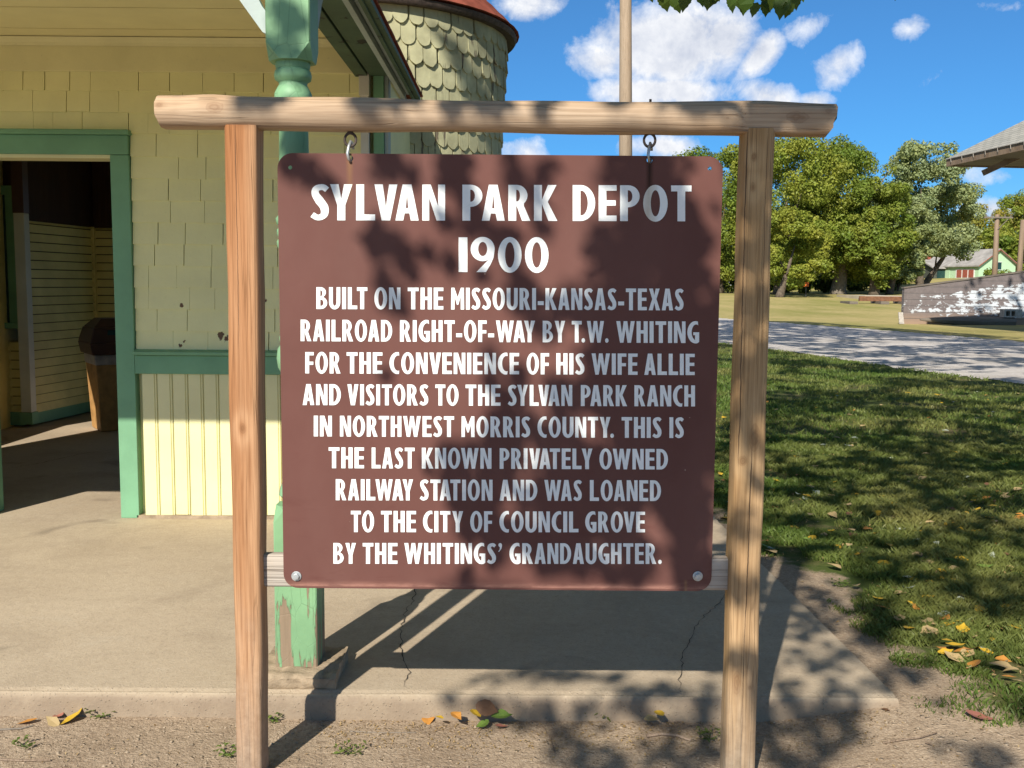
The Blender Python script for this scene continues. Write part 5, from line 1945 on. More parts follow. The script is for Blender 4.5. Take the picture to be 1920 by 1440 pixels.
# hedge shrubs along the far side of the field
shrubs = [(1330, 488, 90), (1395, 490, 84), (1470, 502, 56), (1500, 506, 50), (1545, 504, 44), (1610, 500, 54), (1648, 490, 66), (1684, 488, 66), (1595, 512, 36), (1440, 500, 56)]
for i, (px, yt, wpx) in enumerate(shrubs):
    Y = 86 + (i % 3) * 3
    b = at(px, 530, Y)
    gz = float(gh(b.x, Y))
    zt = at(px, yt, Y).z
    r = wpx / 2 * Y / F
    root = thing('shrub', (b.x, Y, gz), ['dark shrub behind the right edge of the brown sign', 'dark shrub behind the right wooden post', 'dark shrub left of the orange marker sign', 'dark low shrub behind the orange marker sign', 'dark shrub between the orange marker and the thick grey trunk', 'dark shrub right of the thick grey trunk', 'dark tall shrub above the pale concrete pad', 'dark bushy shrub left of the white block wall', 'small dark shrub just right of the thick grey trunk', 'small dark shrub just right of the right wooden post'][i], 'shrub', 'shrubs under the far trees')
    cl = [((b.x + random.uniform(-.7, .7) * r, Y + random.uniform(-.5, .5) * r, gz + (zt - gz) * random.uniform(.25, .72)), (r * .42, r * .42, (zt - gz) * .32)) for _ in range(9)]
    crown_mesh('foliage', cl, 4200, .2, 'hedge_leaf', root)
    mb = MB()
    for k in range(4):
        a = k * 1.57
        mb.tube([(b.x, Y, gz), (b.x + math.cos(a) * r * .3, Y + math.sin(a) * r * .3, gz + (zt - gz) * .6)], [.06, .03], 6)
    build('stem', mb, 'bark', root)
# shrub in front of the mint house
for px, wpx, lb in ((1862, 30, 'green shrub under the gable of the mint green house'), (1890, 34, 'olive shrub between the two far utility poles')):
    b = at(px, 515, 96)
    cl = [((b.x + random.uniform(-.6, .6) * wpx / 2 * 96 / F, 96 + random.uniform(-.5, .5), b.z - .1 + random.uniform(-.5, .35)), (.5, .5, .4)) for _ in range(9)]
    root = thing('shrub', (b.x, 96, b.z - 1.2), lb, 'shrub', 'shrubs by the mint house')
    crown_mesh('foliage', cl, 1800, .2, 'tree_leaf_dark', root)
# far woods closing the view
cl = []
for px in np.arange(1180, 1705, 7):
    Y = random.uniform(104, 118)
    zt = at(px, random.uniform(330, 400) if px < 1640 else random.uniform(430, 470), Y).z
    b = at(px, 520, Y)
    for k in range(5):
        cl.append(((b.x + random.uniform(-1, 1), Y, .9 + (zt - .9) * (.1 + .2 * k)), (1.5, 1.5, 1.4)))
tag(crown_mesh('distant_woods', cl, 52000, .34, 'tree_leaf_dark', None), kind='stuff')
# ------------------------------------------------------------------ the shade tree that dapples everything (its limbs are overhead)
Sn = np.array(S)
CRi = np.array(CR.transposed())


def project(P):
    c = (P - np.array([0, 0, H])) @ CRi.T
    z = -c[:, 2]
    z = np.where(z > .05, z, np.nan)
    return 960 + F * c[:, 0] / z, 720 - F * c[:, 1] / z


def inframe(P, mg=60):
    x, y = project(P)
    return (x > -mg) & (x < 1920 + mg) & (y > -mg) & (y < 1440 + mg)


def shadow_on(P, axis, val):
    """where the shadow of P falls on the plane (axis = val)"""
    t = (P[:, axis] - val) / Sn[axis]
    q_ = P - Sn * t[:, None]
    return q_, t


def rot2(dx, dy, a):
    a = R_(a)
    return dx * math.cos(a) + dy * math.sin(a), -dx * math.sin(a) + dy * math.cos(a)


# dark shapes as they lie on the sign face, in photograph pixels: x, y, rx, ry, turn
DARK = [(560, 312, 42, 24, 20), (600, 338, 26, 14, 40), (725, 312, 26, 40, 0), (776, 330, 12, 18, 0), (850, 315, 28, 42, 0), (872, 365, 16, 46, -20),
        (715, 445, 26, 30, 10), (745, 478, 24, 46, -35), (722, 505, 14, 40, 0), (806, 474, 9, 8, 0), (850, 495, 8, 22, 0), (838, 425, 8, 20, -20), (735, 570, 22, 28, 0), (722, 714, 14, 10, 0),
        (915, 440, 55, 24, 10), (960, 318, 18, 46, 0), (1012, 400, 16, 46, -15), (1030, 330, 22, 24, 0), (905, 505, 10, 16, 0), (960, 500, 12, 46, 0), (985, 560, 30, 45, -30),
        (1190, 330, 60, 60, 0), (1250, 340, 60, 70, 0), (1160, 470, 60, 60, -20), (1240, 470, 90, 100, 0), (1290, 430, 50, 60, 0), (1110, 560, 60, 40, 20), (1200, 590, 120, 50, 0), (1300, 580, 60, 90, 0),
        (1030, 590, 34, 40, 0), (1160, 650, 60, 50, 0), (1250, 690, 100, 90, 0), (1310, 700, 45, 120, 0), (1110, 690, 40, 50, 0), (925, 700, 14, 50, 0), (975, 735, 14, 40, 0), (1060, 745, 30, 50, -20),
        (1160, 780, 90, 60, 0), (1260, 820, 90, 100, 0), (1320, 850, 30, 160, 0), (935, 800, 20, 60, 20), (990, 800, 34, 30, 0), (1050, 830, 44, 40, 0), (880, 850, 60, 24, -10), (830, 880, 30, 22, 0),
        (870, 920, 40, 40, -20), (900, 980, 44, 40, -30), (950, 890, 50, 50, 0), (1040, 910, 56, 46, 0), (1130, 900, 60, 60, 0), (1210, 905, 50, 60, 0), (1280, 950, 44, 110, -8), (1010, 980, 50, 36, 0), (1090, 970, 60, 44, 0), (1165, 970, 40, 60, 0),
        (930, 1020, 18, 60, 0), (1010, 1040, 46, 40, 0), (1090, 1050, 50, 44, 0), (1180, 1060, 50, 44, 0), (1290, 1060, 44, 50, 0), (880, 1090, 12, 24, 0), (1325, 1080, 24, 40, 0),
        # log beam and posts
        (512, 205, 40, 34, 0), (480, 212, 22, 34, 0), (700, 215, 34, 40, 0), (770, 205, 36, 34, 0), (860, 215, 30, 40, 0), (935, 210, 34, 38, 0), (1030, 210, 20, 40, 0), (1150, 205, 24, 30, 0), (1260, 198, 46, 24, 0), (1330, 208, 30, 34, 0),
        (1440, 225, 50, 46, 0), (1520, 225, 52, 46, 0), (1422, 300, 50, 60, 0), (1418, 380, 46, 30, 0), (1415, 470, 46, 60, 0), (1418, 590, 34, 40, 0), (1395, 690, 24, 50, 0), (1412, 780, 30, 26, 20), (1385, 1000, 20, 40, 0), (1400, 1120, 30, 24, 0), (1390, 1250, 42, 20, 0), (1360, 1080, 20, 40, 0)]
LIGHT = [(1308, 318, 42, 34, 0), (1318, 415, 22, 34, 0), (1178, 505, 10, 24, -20), (1130, 530, 20, 14, 20), (1085, 300, 34, 60, 0), (1075, 400, 30, 80, 12), (1065, 500, 34, 40, 0), (1050, 545, 16, 20, 0), (1335, 500, 14, 46, 0), (1300, 600, 14, 30, -20),
         (1010, 665, 44, 40, 0), (1050, 690, 44, 26, 0), (1095, 745, 12, 22, -10), (1115, 790, 40, 10, 0), (1112, 815, 9, 40, 0), (1010, 745, 20, 30, 0), (1060, 850, 10, 20, 0), (1120, 890, 12, 20, 0), (985, 900, 16, 26, -20), (960, 945, 24, 14, 0), (1000, 955, 12, 8, 0),
         (1228, 985, 16, 60, -24), (1248, 1050, 22, 50, 0), (960, 1070, 28, 40, 20), (1110, 1085, 14, 20, 0), (1128, 1010, 12, 10, 0), (985, 1000, 10, 20, 0), (1318, 960, 8, 40, 0), (1400, 445, 26, 12, 0), (1390, 1195, 34, 22, 0), (1085, 210, 16, 30, 0)]
GDARK = [(1010, 1278, 120, 16, -4), (900, 1320, 60, 14, 0), (1130, 1275, 60, 10, 0), (1180, 1310, 60, 20, 0), (1080, 1340, 70, 22, 0), (960, 1345, 70, 24, -8), (1250, 1330, 60, 36, 0), (1330, 1330, 30, 40, 0), (1050, 1400, 40, 44, -30), (1130, 1420, 60, 26, 0), (1230, 1400, 40, 26, 0), (1320, 1390, 30, 40, 0), (1260, 1440, 60, 26, 0),
         (1500, 1340, 60, 30, 0), (1560, 1360, 40, 50, 0), (1500, 1410, 60, 46, 0), (1600, 1350, 26, 40, 0), (1440, 1400, 20, 60, 0), (1640, 1300, 40, 20, 0), (1860, 1420, 60, 24, 0), (1780, 1400, 34, 14, 0), (1700, 1260, 60, 26, 0), (1570, 1250, 50, 40, 0), (1500, 1200, 60, 60, 0), (1450, 1100, 46, 80, 0), (1600, 1180, 40, 40, 0), (1640, 1200, 40, 34, 0), (1530, 1130, 60, 50, 0), (1760, 1320, 14, 20, 0), (1480, 1300, 20, 20, 0), (1580, 1300, 30, 12, 0),
         (1400, 1000, 60, 40, 0)]


def sample(shapes, lights, per, plane, tr, sz):
    out, ss = [], []
    for (cx, cy, rx, ry, a) in shapes:
        n = max(3, int(rx * ry * per))
        for _ in range(n):
            d = rng.normal(size=2)
            d = d / np.linalg.norm(d) * math.sqrt(rng.random())
            u, v = d[0] * rx, d[1] * ry
            ar = R_(-a)
            px, py = cx + u * math.cos(ar) + v * math.sin(ar), cy - u * math.sin(ar) + v * math.cos(ar)
            bad = False
            for (lx, ly, lrx, lry, la) in lights:
                du, dv = rot2(px - lx, py - ly, la)
                if (du / lrx) ** 2 + (dv / lry) ** 2 < 1:
                    bad = True
                    break
            if bad and rng.random() < .93:
                continue
            p = {'sign': lambda: at(px, py, YS), 'post': lambda: at(px, py, 3.28), 'wall': lambda: at(px, py, YW), 'turret': lambda: at(px, py, 6.95), 'ground': lambda: atz(px, py, -.04)}[plane]()
            t = rng.uniform(*tr)
            q_ = np.array(p) + Sn * t
            out.append(q_)
            ss.append(rng.uniform(*sz))
    return np.array(out), np.array(ss)


Pa, sa = sample(DARK, LIGHT, .0205, 'sign', (3.6, 5.6), (.048, .085))
Pp, sp_ = sample([(527, 55, 48, 60, 0), (545, 320, 30, 130, 0), (530, 110, 40, 30, 0), (548, 225, 24, 60, 0)], [(512, 45, 12, 22, -10), (532, 85, 10, 14, 0), (515, 165, 14, 20, 0), (545, 140, 8, 8, 0)], .012, 'post', (4.3, 5.4), (.06, .1))
Pt, st_ = sample([(880, 80, 46, 36, 30), (925, 120, 34, 60, 0), (845, 52, 34, 14, 25), (920, 190, 26, 40, 0), (895, 135, 22, 40, 30)], [], .022, 'turret', (7.5, 9.5), (.09, .14))  # unseen leaves added to shade the right side of the turret
Pw, sw_ = sample([(1912, 560, 34, 56, 0), (1815, 530, 30, 12, 0), (1850, 560, 20, 30, 30), (1940, 560, 30, 60, 0)], [(1872, 560, 14, 70, -30), (1905, 530, 8, 26, 0)], .035, 'wall', (15, 18), (.16, .26))
Pb, sb = sample(GDARK, [], .017, 'ground', (5.4, 7.4), (.05, .09))
# lawn and road: broken shade with sunlit gaps
NL = 260000
ty = 2.4 + 37 * rng.random(NL) ** .85
tx = rng.uniform(.6, 1., NL) * 0 + rng.uniform(.9, 23, NL)
keep = (tx / ty < .68) & (tx > .9 + .0 * ty)
gcx = np.interp(ty, gby, gbx, left=1.9, right=1.2)


def vnoise(x, y, s, seed):
    r = np.random.default_rng(seed)
    T = r.random((64, 64))
    x, y = x / s, y / s
    xi, yi = np.floor(x).astype(int), np.floor(y).astype(int)
    fx_, fy_ = x - xi, y - yi
    fx_, fy_ = fx_ * fx_ * (3 - 2 * fx_), fy_ * fy_ * (3 - 2 * fy_)
    g_ = lambda a, b: T[a % 64, b % 64]
    return (g_(xi, yi) * (1 - fx_) + g_(xi + 1, yi) * fx_) * (1 - fy_) + (g_(xi, yi + 1) * (1 - fx_) + g_(xi + 1, yi + 1) * fx_) * fy_


den = .36 * vnoise(tx + 3, ty, .9, 3) + .34 * vnoise(tx, ty + 5, .38, 5) + .30 * vnoise(tx + 1, ty + 2, .2, 6)
thr = np.where(ty < 4.2, .50, np.where(ty < 7.5, .385, np.where(ty < 13, .345, np.where(ty > 25, .38, .475))))
keep &= den > thr
keep &= (ty > 3.05) & (tx > gcx - .12)
# sunlit strip along the far side of the near lawn and beyond the road
far = np.array([v.y for v in rf])
farx = np.array([v.x for v in rf])
keep &= ty < np.interp(tx, farx, far) - .8 + 6.5 * sstep(8.5, 11.5, tx) + .8 * rng.random(NL)
sunny = [(1740, 1120, 60, 22), (1700, 985, 80, 18), (1480, 950, 60, 16), (1640, 940, 50, 12), (1850, 1060, 50, 30), (1800, 1190, 120, 34), (1870, 910, 60, 12), (1880, 1260, 100, 66), (1570, 960, 40, 10), (1740, 800, 30, 8), (1420, 690, 30, 6)]
tp = np.stack([tx, ty, np.zeros(NL)], 1)
sxp, syp = project(tp)
for (cx, cy, rx, ry) in sunny:
    ins = ((sxp - cx) / rx) ** 2 + ((syp - cy) / ry) ** 2 < 1
    keep &= ~(ins & (rng.random(NL) < .9))
tp = tp[keep]
hgt = rng.uniform(4.3, 6.4, len(tp)) + np.clip((tp[:, 1] - 8) * .17, 0, 5.)
Pc = tp + Sn * (hgt / Sn[2])[:, None]
sc3 = rng.uniform(.09, .15, len(Pc))


def guard(P):
    """keep clear of the camera view and of everything the sun must reach"""
    ok = ~inframe(P)
    q_, t = shadow_on(P, 1, YF)
    ok &= ~((q_[:, 0] < .6) & (q_[:, 2] > -.2) & (q_[:, 2] < 9))
    q_, t = shadow_on(P, 1, 23.)
    ok &= ~((t > 0) & (q_[:, 0] > 2.1) & (q_[:, 0] < 3.2) & (q_[:, 2] > 4))
    q_, t = shadow_on(P, 1, YS)
    ok &= ~((t > 0) & (q_[:, 0] > -1.1) & (q_[:, 0] < .95) & (q_[:, 2] > -.3) & (q_[:, 2] < 1.95))
    return ok


ok = guard(Pc)
Pc, sc3 = Pc[ok], sc3[ok]
okb = ~inframe(Pb)
qb, tb = shadow_on(Pb, 1, YS)
Pb, sb = Pb[okb], sb[okb]
oka = ~inframe(Pa)
Pa, sa = Pa[oka], sa[oka]
P = np.concatenate([Pa, Pb, Pc, Pp, Pw, Pt])
sz = np.concatenate([sa, sb, sc3, sp_, sw_, st_])
ok = ~inframe(P)
P, sz = P[ok], sz[ok]
TR1, TR2, TR3 = Vector((5.4, 1.2, 0)), Vector((13.5, 9.0, 0)), Vector((18.5, 24, 0))
dT = [np.hypot(P[:, 0] - q_.x, P[:, 1] - q_.y) - b_o for q_, b_o in ((TR1, 1.5), (TR2, 0), (TR3, 0))]
own = np.argmin(dT, 0)


def shade_tree(base, sel, label):
    root = thing('shade_tree', (base.x, base.y, float(gh(base.x, base.y))), label, 'tree', 'big shade trees over the lawn')
    Q, q_ = P[sel], sz[sel]
    n = len(Q)
    V, Fc = leafquads(Q, unit(rng.normal(size=(n, 3)) * .8 + Sn * .45 + np.array([0, 0, .3])), q_, .8)
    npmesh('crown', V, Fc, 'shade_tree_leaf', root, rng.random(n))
    mb = MB()
    z0 = float(gh(base.x, base.y)) - .15
    t1 = base + Vector((0, 0, 3.4))
    mb.tube([base + Vector((0, 0, z0)), base + Vector((0, 0, .5)), base + Vector((-.1, .1, 2.)), t1, base + Vector((.1, .3, 6.2))], [.46, .34, .29, .26, .10], 14, True, .05)
    idx = rng.choice(n, min(26, n), replace=False)
    for i in idx:
        e = Vector(Q[i]) + Vector((0, 0, .05))
        m1 = t1.lerp(e, .5) + Vector((0, 0, .55))
        ln = np.array([list(t1.lerp(m1, k / 8)) for k in range(9)] + [list(m1.lerp(e, k / 8)) for k in range(9)])
        # no limb may cross the view or throw a bar of shadow on the sunlit walls
        s1, _ = shadow_on(ln, 1, YF)
        s2, _ = shadow_on(ln, 1, YS)
        if inframe(ln, 40).any() or ((s1[:, 0] < .6) & (s1[:, 2] > 0)).any() or ((s2[:, 0] < .95) & (s2[:, 2] > 0)).any():
            continue
        mb.tube([t1, t1.lerp(m1, .5) + Vector((0, 0, .2)), m1, e], [.12, .08, .05, .012], 7)
    build('trunk', mb, 'bark', root, smooth=True)
    return root


tree1 = shade_tree(TR1, own == 0, 'big shade tree whose leafy branch tips hang into the top of the picture')
shade_tree(TR2, own == 1, 'second shade tree beside the gravel road, out to the right')
shade_tree(TR3, own == 2, 'third shade tree beyond the gravel road, near the white block wall')
# low branch whose tips hang into the top of the picture, with lobed, toothed leaves
mb = MB()
lv, lf, lt_ = [], [], []


def lobed(p, d, nrm, L):
    d = Vector(d).normalized()
    nrm = (Vector(nrm) - d * Vector(nrm).dot(d)).normalized()
    sd = d.cross(nrm)
    ol = [(0, 0), (.12, .18), (.10, .34), (.26, .36), (.34, .43), (.46, .36), (.52, .40), (.64, .28), (.74, .26), (.84, .13), (1.04, 0)]
    pts = [(a, b) for a, b in ol] + [(a, -b * .92) for a, b in ol[-2:0:-1]]
    o = len(lv)
    for a, b in pts:
        lv.append(tuple(p + d * (a * L) + sd * (b * L) + nrm * (abs(b) * L * .25 - a * a * L * .15)))
    n = len(pts)
    lf.append(tuple(range(o, o + n)))
    lt_.append(rng.random())


tips = [(1215, -6), (1240, 4), (1265, -10), (1262, 8), (1290, 6), (1330, 12), (1345, 0), (1365, 14), (1380, 0), (1392, 22), (1405, 6), (1420, 24), (1432, 2), (1440, 20), (1455, -4), (1468, 14), (1478, 22), (1490, 2), (1500, -6), (1505, 0), (1375, -12), (1350, -8), (1410, -14), (1310, -6), (1228, -14), (1445, -12), (1680, -8), (1460, -14), (1395, -20), (1425, -18), (1365, -22), (1335, -20), (1480, -20), (1280, -20), (1250, -22), (1300, -24), (1670, -20), (1695, -22), (1515, -22)]
for i, (px, py) in enumerate(tips):
    Y = random.uniform(3.7, 4.4)
    b = at(px + random.uniform(-5, 5), py - 20, Y)
    dr = Vector((random.uniform(-.45, .45), random.uniform(-.3, .3), -1))
    lobed(b, dr, (random.uniform(-.5, .5), -1, random.uniform(0, .6)), random.uniform(.055, .085))
me = bpy.data.meshes.new('hanging_leaves')
L = tree1.location
me.from_pydata([(v[0] - L.x, v[1] - L.y, v[2] - L.z) for v in lv], [], lf)
at_ = me.attributes.new('rnd', 'FLOAT', 'FACE')
at_.data.foreach_set('value', lt_)
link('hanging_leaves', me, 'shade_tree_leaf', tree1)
mb = MB()
br0 = TR1 + Vector((0, 0, 3.2))
j = at(1560, -160, 4.1)
mb.tube([br0, br0.lerp(j, .5) + Vector((0, 0, .5)), j, at(1420, -50, 4.05), at(1250, -35, 4.0)], [.12, .07, .03, .014, .005], 8)
mb.tube([j, at(1640, -60, 4.0), at(1682, -28, 3.95)], [.02, .008, .003], 6)
for px in (1290, 1360, 1400, 1440, 1480):
    mb.tube([at(px + 10, -52, 4.05), at(px, -18, 4.05)], [.005, .002], 5)
build('low_branch', mb, 'bark', tree1, smooth=True)

# ------------------------------------------------------------------ grass
def grass(n, fy, fxr, hmin, hmax, wd):
    y = fy(rng.random(n))
    x = fxr[0](y) + (fxr[1](y) - fxr[0](y)) * rng.random(n)
    tuft = vnoise(x, y, .16, 11) * .6 + vnoise(x + 9, y, .5, 12) * .4
    gm = grassmask(x, y)
    patch = vnoise(x + 4, y, .34, 31) * .6 + vnoise(x, y + 7, .13, 32) * .4
    bare = vnoise(x + 2, y + 3, 1.1, 33) * .6 + vnoise(x, y, .4, 34) * .4
    k = (gm + (patch - .5) * 1.7 > .45 + .2 * rng.random(n)) & (tuft > .30) & ((bare < .60) | (rng.random(n) < .22)) & ((y > 3.4) | (rng.random(n) < .16))
    # keep off the road
    k &= y < np.interp(x, [v.x for v in rn], [v.y for v in rn]) - .05
    x, y, tuft, gm = x[k], y[k], tuft[k], gm[k]
    n = len(x)
    z = gh(x, y)
    a = rng.uniform(0, 2 * np.pi, n)
    h_ = rng.uniform(hmin, hmax, n) * (.6 + .7 * tuft) * (.35 + .65 * gm)
    w_ = wd * rng.uniform(.7, 1.3, n) * (1 + .12 * np.clip(y - 4, 0, 10))
    lean = rng.uniform(.2, 1.1, n) * h_
    b = rng.uniform(0, 2 * np.pi, n)
    dx, dy = np.cos(a) * w_ / 2, np.sin(a) * w_ / 2
    lx, ly = np.cos(b) * lean, np.sin(b) * lean
    v0 = np.stack([x - dx, y - dy, z - .004], 1)
    v1 = np.stack([x + dx, y + dy, z - .004], 1)
    v2 = np.stack([x + lx * .4 + dx * .7, y + ly * .4 + dy * .7, z + h_ * .6], 1)
    v3 = np.stack([x + lx, y + ly, z + h_ * .95], 1)
    V = np.stack([v0, v1, v2, v3], 1).reshape(-1, 3)
    Fc = np.arange(4 * n).reshape(-1, 4)
    c = np.clip(rng.random(n) * .7 + (vnoise(x, y, .7, 21) - .5) * .8 + .2, 0, 1)
    return V, Fc, c


xl_ = lambda y: np.interp(y, gby, gbx, left=1.9, right=1.2) - .25
V1, F1, c1_ = grass(190000, lambda u: 2.6 + 6.4 * u ** 1.1, (xl_, lambda y: y * .56 + .3), .018, .05, .0042)
V2, F2, c2_ = grass(120000, lambda u: 7 + 19 * u ** 1.1, (xl_, lambda y: y * .56 + .3), .025, .055, .007)
tag(npmesh('lawn_grass', np.concatenate([V1, V2]), np.concatenate([F1, F2 + len(V1)]), 'grass_blade', None, np.concatenate([c1_, c2_])), kind='stuff')
# ------------------------------------------------------------------ pebbles and crumbs of soil
n = 3400
x = rng.uniform(-1.9, 2.4, n)
y = rng.uniform(2.25, 3.15, n)
k = (grassmask(x, y) < .5)
x, y = x[k], y[k]
n = len(x)
s0 = rng.uniform(.0012, .0035, n) * rng.choice([1, 1, 1, 1, 1.9], n)
oct_ = np.array([[1, 0, 0], [-1, 0, 0], [0, 1, 0], [0, -1, 0], [0, 0, 1], [0, 0, -1]], float)
of = np.array([[0, 2, 4], [2, 1, 4], [1, 3, 4], [3, 0, 4], [2, 0, 5], [1, 2, 5], [3, 1, 5], [0, 3, 5]])
jit = 1 + .35 * rng.normal(size=(n, 6, 1))
V = np.stack([x, y, gh(x, y) + s0 * .3], 1)[:, None, :] + oct_[None] * jit * s0[:, None, None] * np.array([1.2, 1, .7])
Fc = (of[None] + 6 * np.arange(n)[:, None, None]).reshape(-1, 3)
plain('pebble', (.36, .29, .21), .9, .1, .5, 30, .2)
tag(npmesh('pebbles', V.reshape(-1, 3), Fc, 'pebble'), kind='stuff')


# ------------------------------------------------------------------ fallen leaves
def leafcol(name, c):
    def fn(t, setp):
        n = t.noise(t.coord(), 60, 4)
        setp(col=t.mix(n, tuple(v * .6 for v in c), c), rough=.6)
    return mat(name, fn)


LC = {'yellow': leafcol('leaf_yellow', (.62, .40, .035)), 'orange': leafcol('leaf_orange', (.55, .25, .05)), 'tan': leafcol('leaf_tan', (.50, .37, .18)), 'pink': leafcol('leaf_pink', (.42, .17, .12)), 'green': leafcol('leaf_green', (.17, .27, .05)), 'brown': leafcol('leaf_brown', (.16, .085, .045)), 'pale': leafcol('leaf_pale', (.42, .47, .36))}
LM = {}
for cn, m in LC.items():
    for vi in range(3):
        ol = [(-.5, 0), (-.42, .16), (-.2, .30), (.02, .33), (.2, .25), (.36, .12), (.55, 0)]
        ol = [(a, b * random.uniform(.85, 1.15)) for a, b in ol]
        top = [(a, b) for a, b in ol]
        bot = [(a, -b * random.uniform(.85, 1.1)) for a, b in ol[-2:0:-1]]
        cu, cv = random.uniform(.25, .9), random.uniform(-.3, .5)
        vs = [(a, 0, .08 + cv * a * a) for a, _ in ol]
        n = len(ol)
        vs += [(a, b, .08 + cv * a * a + cu * b * b * 1.6) for a, b in ol[1:-1]] + [(a, -b, .08 + cv * a * a + cu * b * b * 1.3) for a, b in ol[1:-1]]
        fs = []
        U = lambda i: n + i - 1
        D_ = lambda i: n + (n - 2) + i - 1
        for i in range(n - 1):
            for fn_, sgn in ((U, 1), (D_, -1)):
                e0 = fn_(i) if 0 < i else None
                e1_ = fn_(i + 1) if i + 1 < n - 1 else None
                f = [i, i + 1] + ([e1_] if e1_ is not None else []) + ([e0] if e0 is not None else [])
                fs.append(tuple(f if sgn > 0 else f[::-1]))
        me = bpy.data.meshes.new('fallen_leaf')
        me.from_pydata(vs, [], fs)
        me.materials.append(m)
        LM[cn, vi] = me


def drop(px, py, L, cn, label, group, z=None, rz=None, tilt=.25):
    p = atz(px, py, -.05)
    z = float(gh(p.x, p.y)) if z is None else z
    p = atz(px, py, z)
    z = float(gh(p.x, p.y)) if z != 0. else 0.
    if p.x < XR(p.y) and 3.16 < p.y < 3.6:
        p = at(px, py, 3.10)
        z = max(p.z - .03, -.08)
    elif p.x < XR(p.y) and 3.2 < p.y < 12:
        z = 0.
    o = bpy.data.objects.new('fallen_leaf', LM[cn, random.randrange(3)])
    COL.objects.link(o)
    up = .018 if p.x > 1.3 and p.y > 3.1 else .002
    o.location = (p.x, p.y, z + up)
    o.rotation_euler = (random.uniform(-tilt, tilt), random.uniform(-tilt, tilt), random.uniform(0, 6.28) if rz is None else rz)
    o.scale = (L, L, L)
    return tag(o, label, 'leaf', group)


GL = 'leaves fallen by the slab edge'
drop(137, 1352, .085, 'yellow', 'large golden curled leaf on the dirt, the biggest left of the left wooden post', GL, rz=1.0, tilt=.6)
drop(52, 1357, .06, 'orange', 'small orange leaf on the dirt left of the large golden leaf', GL)
drop(110, 1345, .055, 'pink', 'dusky pink leaf tucked behind the large golden leaf', GL)
drop(98, 1338, .05, 'tan', 'tan crumpled leaf touching the foot of the concrete slab', GL, tilt=.7)
lf_ = drop(912, 1312, .075, 'brown', 'brown crumpled leaf standing against the slab edge below the sign', GL, rz=.2)
lf_.rotation_euler = (1.15, .35, .1)
drop(892, 1325, .055, 'yellow', 'bright yellow leaf just left of the brown crumpled leaf', GL)
drop(940, 1330, .07, 'green', 'olive green leaf just right of the brown crumpled leaf', GL, rz=0.)
drop(905, 1345, .05, 'green', 'small green leaf below the brown crumpled leaf', GL)
drop(803, 1352, .06, 'orange', 'orange leaf on the dirt below the sign, the leftmost there', GL)
drop(824, 1330, .03, 'yellow', 'tiny yellow leaf scrap at the foot of the slab', GL)
drop(855, 1328, .05, 'orange', 'pale orange leaf between the yellow one and the tiny yellow scrap', GL)
drop(940, 1350, .045, 'pink', 'reddish leaf on the shaded dirt below the olive green leaf', GL)
drop(1237, 1325, .05, 'yellow', 'yellow leaf by the slab edge near the right wooden post', GL)
drop(1222, 1333, .05, 'tan', 'tan leaf by the slab edge near the right wooden post', GL)
drop(1835, 1345, .085, 'pink', 'dull red pointed leaf alone on the bare dirt at lower right', GL, rz=-.35)
drop(1437, 1035, .075, 'green', 'fresh green leaf beside the right wooden post at the slab edge', GL)
drop(1445, 1043, .08, 'tan', 'tan leaf under the fresh green leaf by the right wooden post', GL)
drop(1790, 1222, .075, 'yellow', 'golden leaf at the edge of the lawn, lower right', GL)
drop(1802, 1232, .06, 'orange', 'orange leaf touching the golden leaf at the lawn edge', GL)
drop(1838, 1150, .075, 'yellow', 'bright yellow leaf on the grass above the lawn edge', GL)
drop(1530, 930, .075, 'pale', 'pale green round leaf lying on the shaded grass', GL)
drop(1720, 1050, .075, 'tan', 'large tan leaf lying on the shaded lawn', GL)
drop(1660, 1330, .03, 'brown', 'small brown leaf curl on the bare dirt', GL)
gl = 'fallen leaves scattered on the lawn'
cnt = 0
lab = {'yellow': 'small yellow fallen leaf scattered on the grass', 'orange': 'small orange fallen leaf scattered on the grass', 'tan': 'small tan fallen leaf scattered on the grass', 'pale': 'small pale fallen leaf scattered on the grass', 'brown': 'small brown fallen leaf scattered on the grass', 'green': 'small green fallen leaf scattered on the grass'}
r2 = random.Random(5)
while cnt < 270:
    px, py = r2.uniform(1350, 1920), 690 + 600 * r2.random() ** 1.2
    p = atz(px, py, 0)
    if p.y > 14 or grassmask(np.array(p.x), np.array(p.y)) < .45 or p.y > np.interp(p.x, [v.x for v in rn], [v.y for v in rn]):
        continue
    cn = r2.choices(['yellow', 'orange', 'tan', 'pale', 'brown', 'green'], [.3, .14, .3, .12, .08, .06])[0]
    drop(px, py, r2.uniform(.04, .08), cn, lab[cn], gl)
    cnt += 1
# crumbled leaves and straw
n = 15000
y = np.concatenate([2.5 + 8 * rng.random(n) ** 1.3, rng.uniform(2.95, 3.15, 1500), rng.uniform(2.3, 3.15, 1500)])
x = np.concatenate([rng.uniform(.9, 5.5, n), rng.uniform(-.6, 1.2, 1500), rng.uniform(-1.9, 1.9, 1500)])
edge = np.concatenate([grassmask(x[:n], y[:n]) * .8 + .12, np.full(3000, .8)])
k = (rng.random(len(x)) < edge * (.35 + vnoise(x, y, .45, 41))) & ((x > XR(4.) + .03) | (y < 3.15))
x, y = x[k], y[k]
n = len(x)
up = np.where((x > 1.3) & (y > 3.0), rng.uniform(.004, .022, n), .004)
V, Fc = leafquads(np.stack([x, y, gh(x, y) + up], 1), unit(rng.normal(size=(n, 3)) * .35 + np.array([0, 0, 1.])), np.where(y < 3.16, rng.uniform(.004, .013, n), rng.uniform(.006, .022, n)), .45)
leafmat('litter', (.22, .13, .06), (.42, .31, .16), (.33, .22, .08), .1)
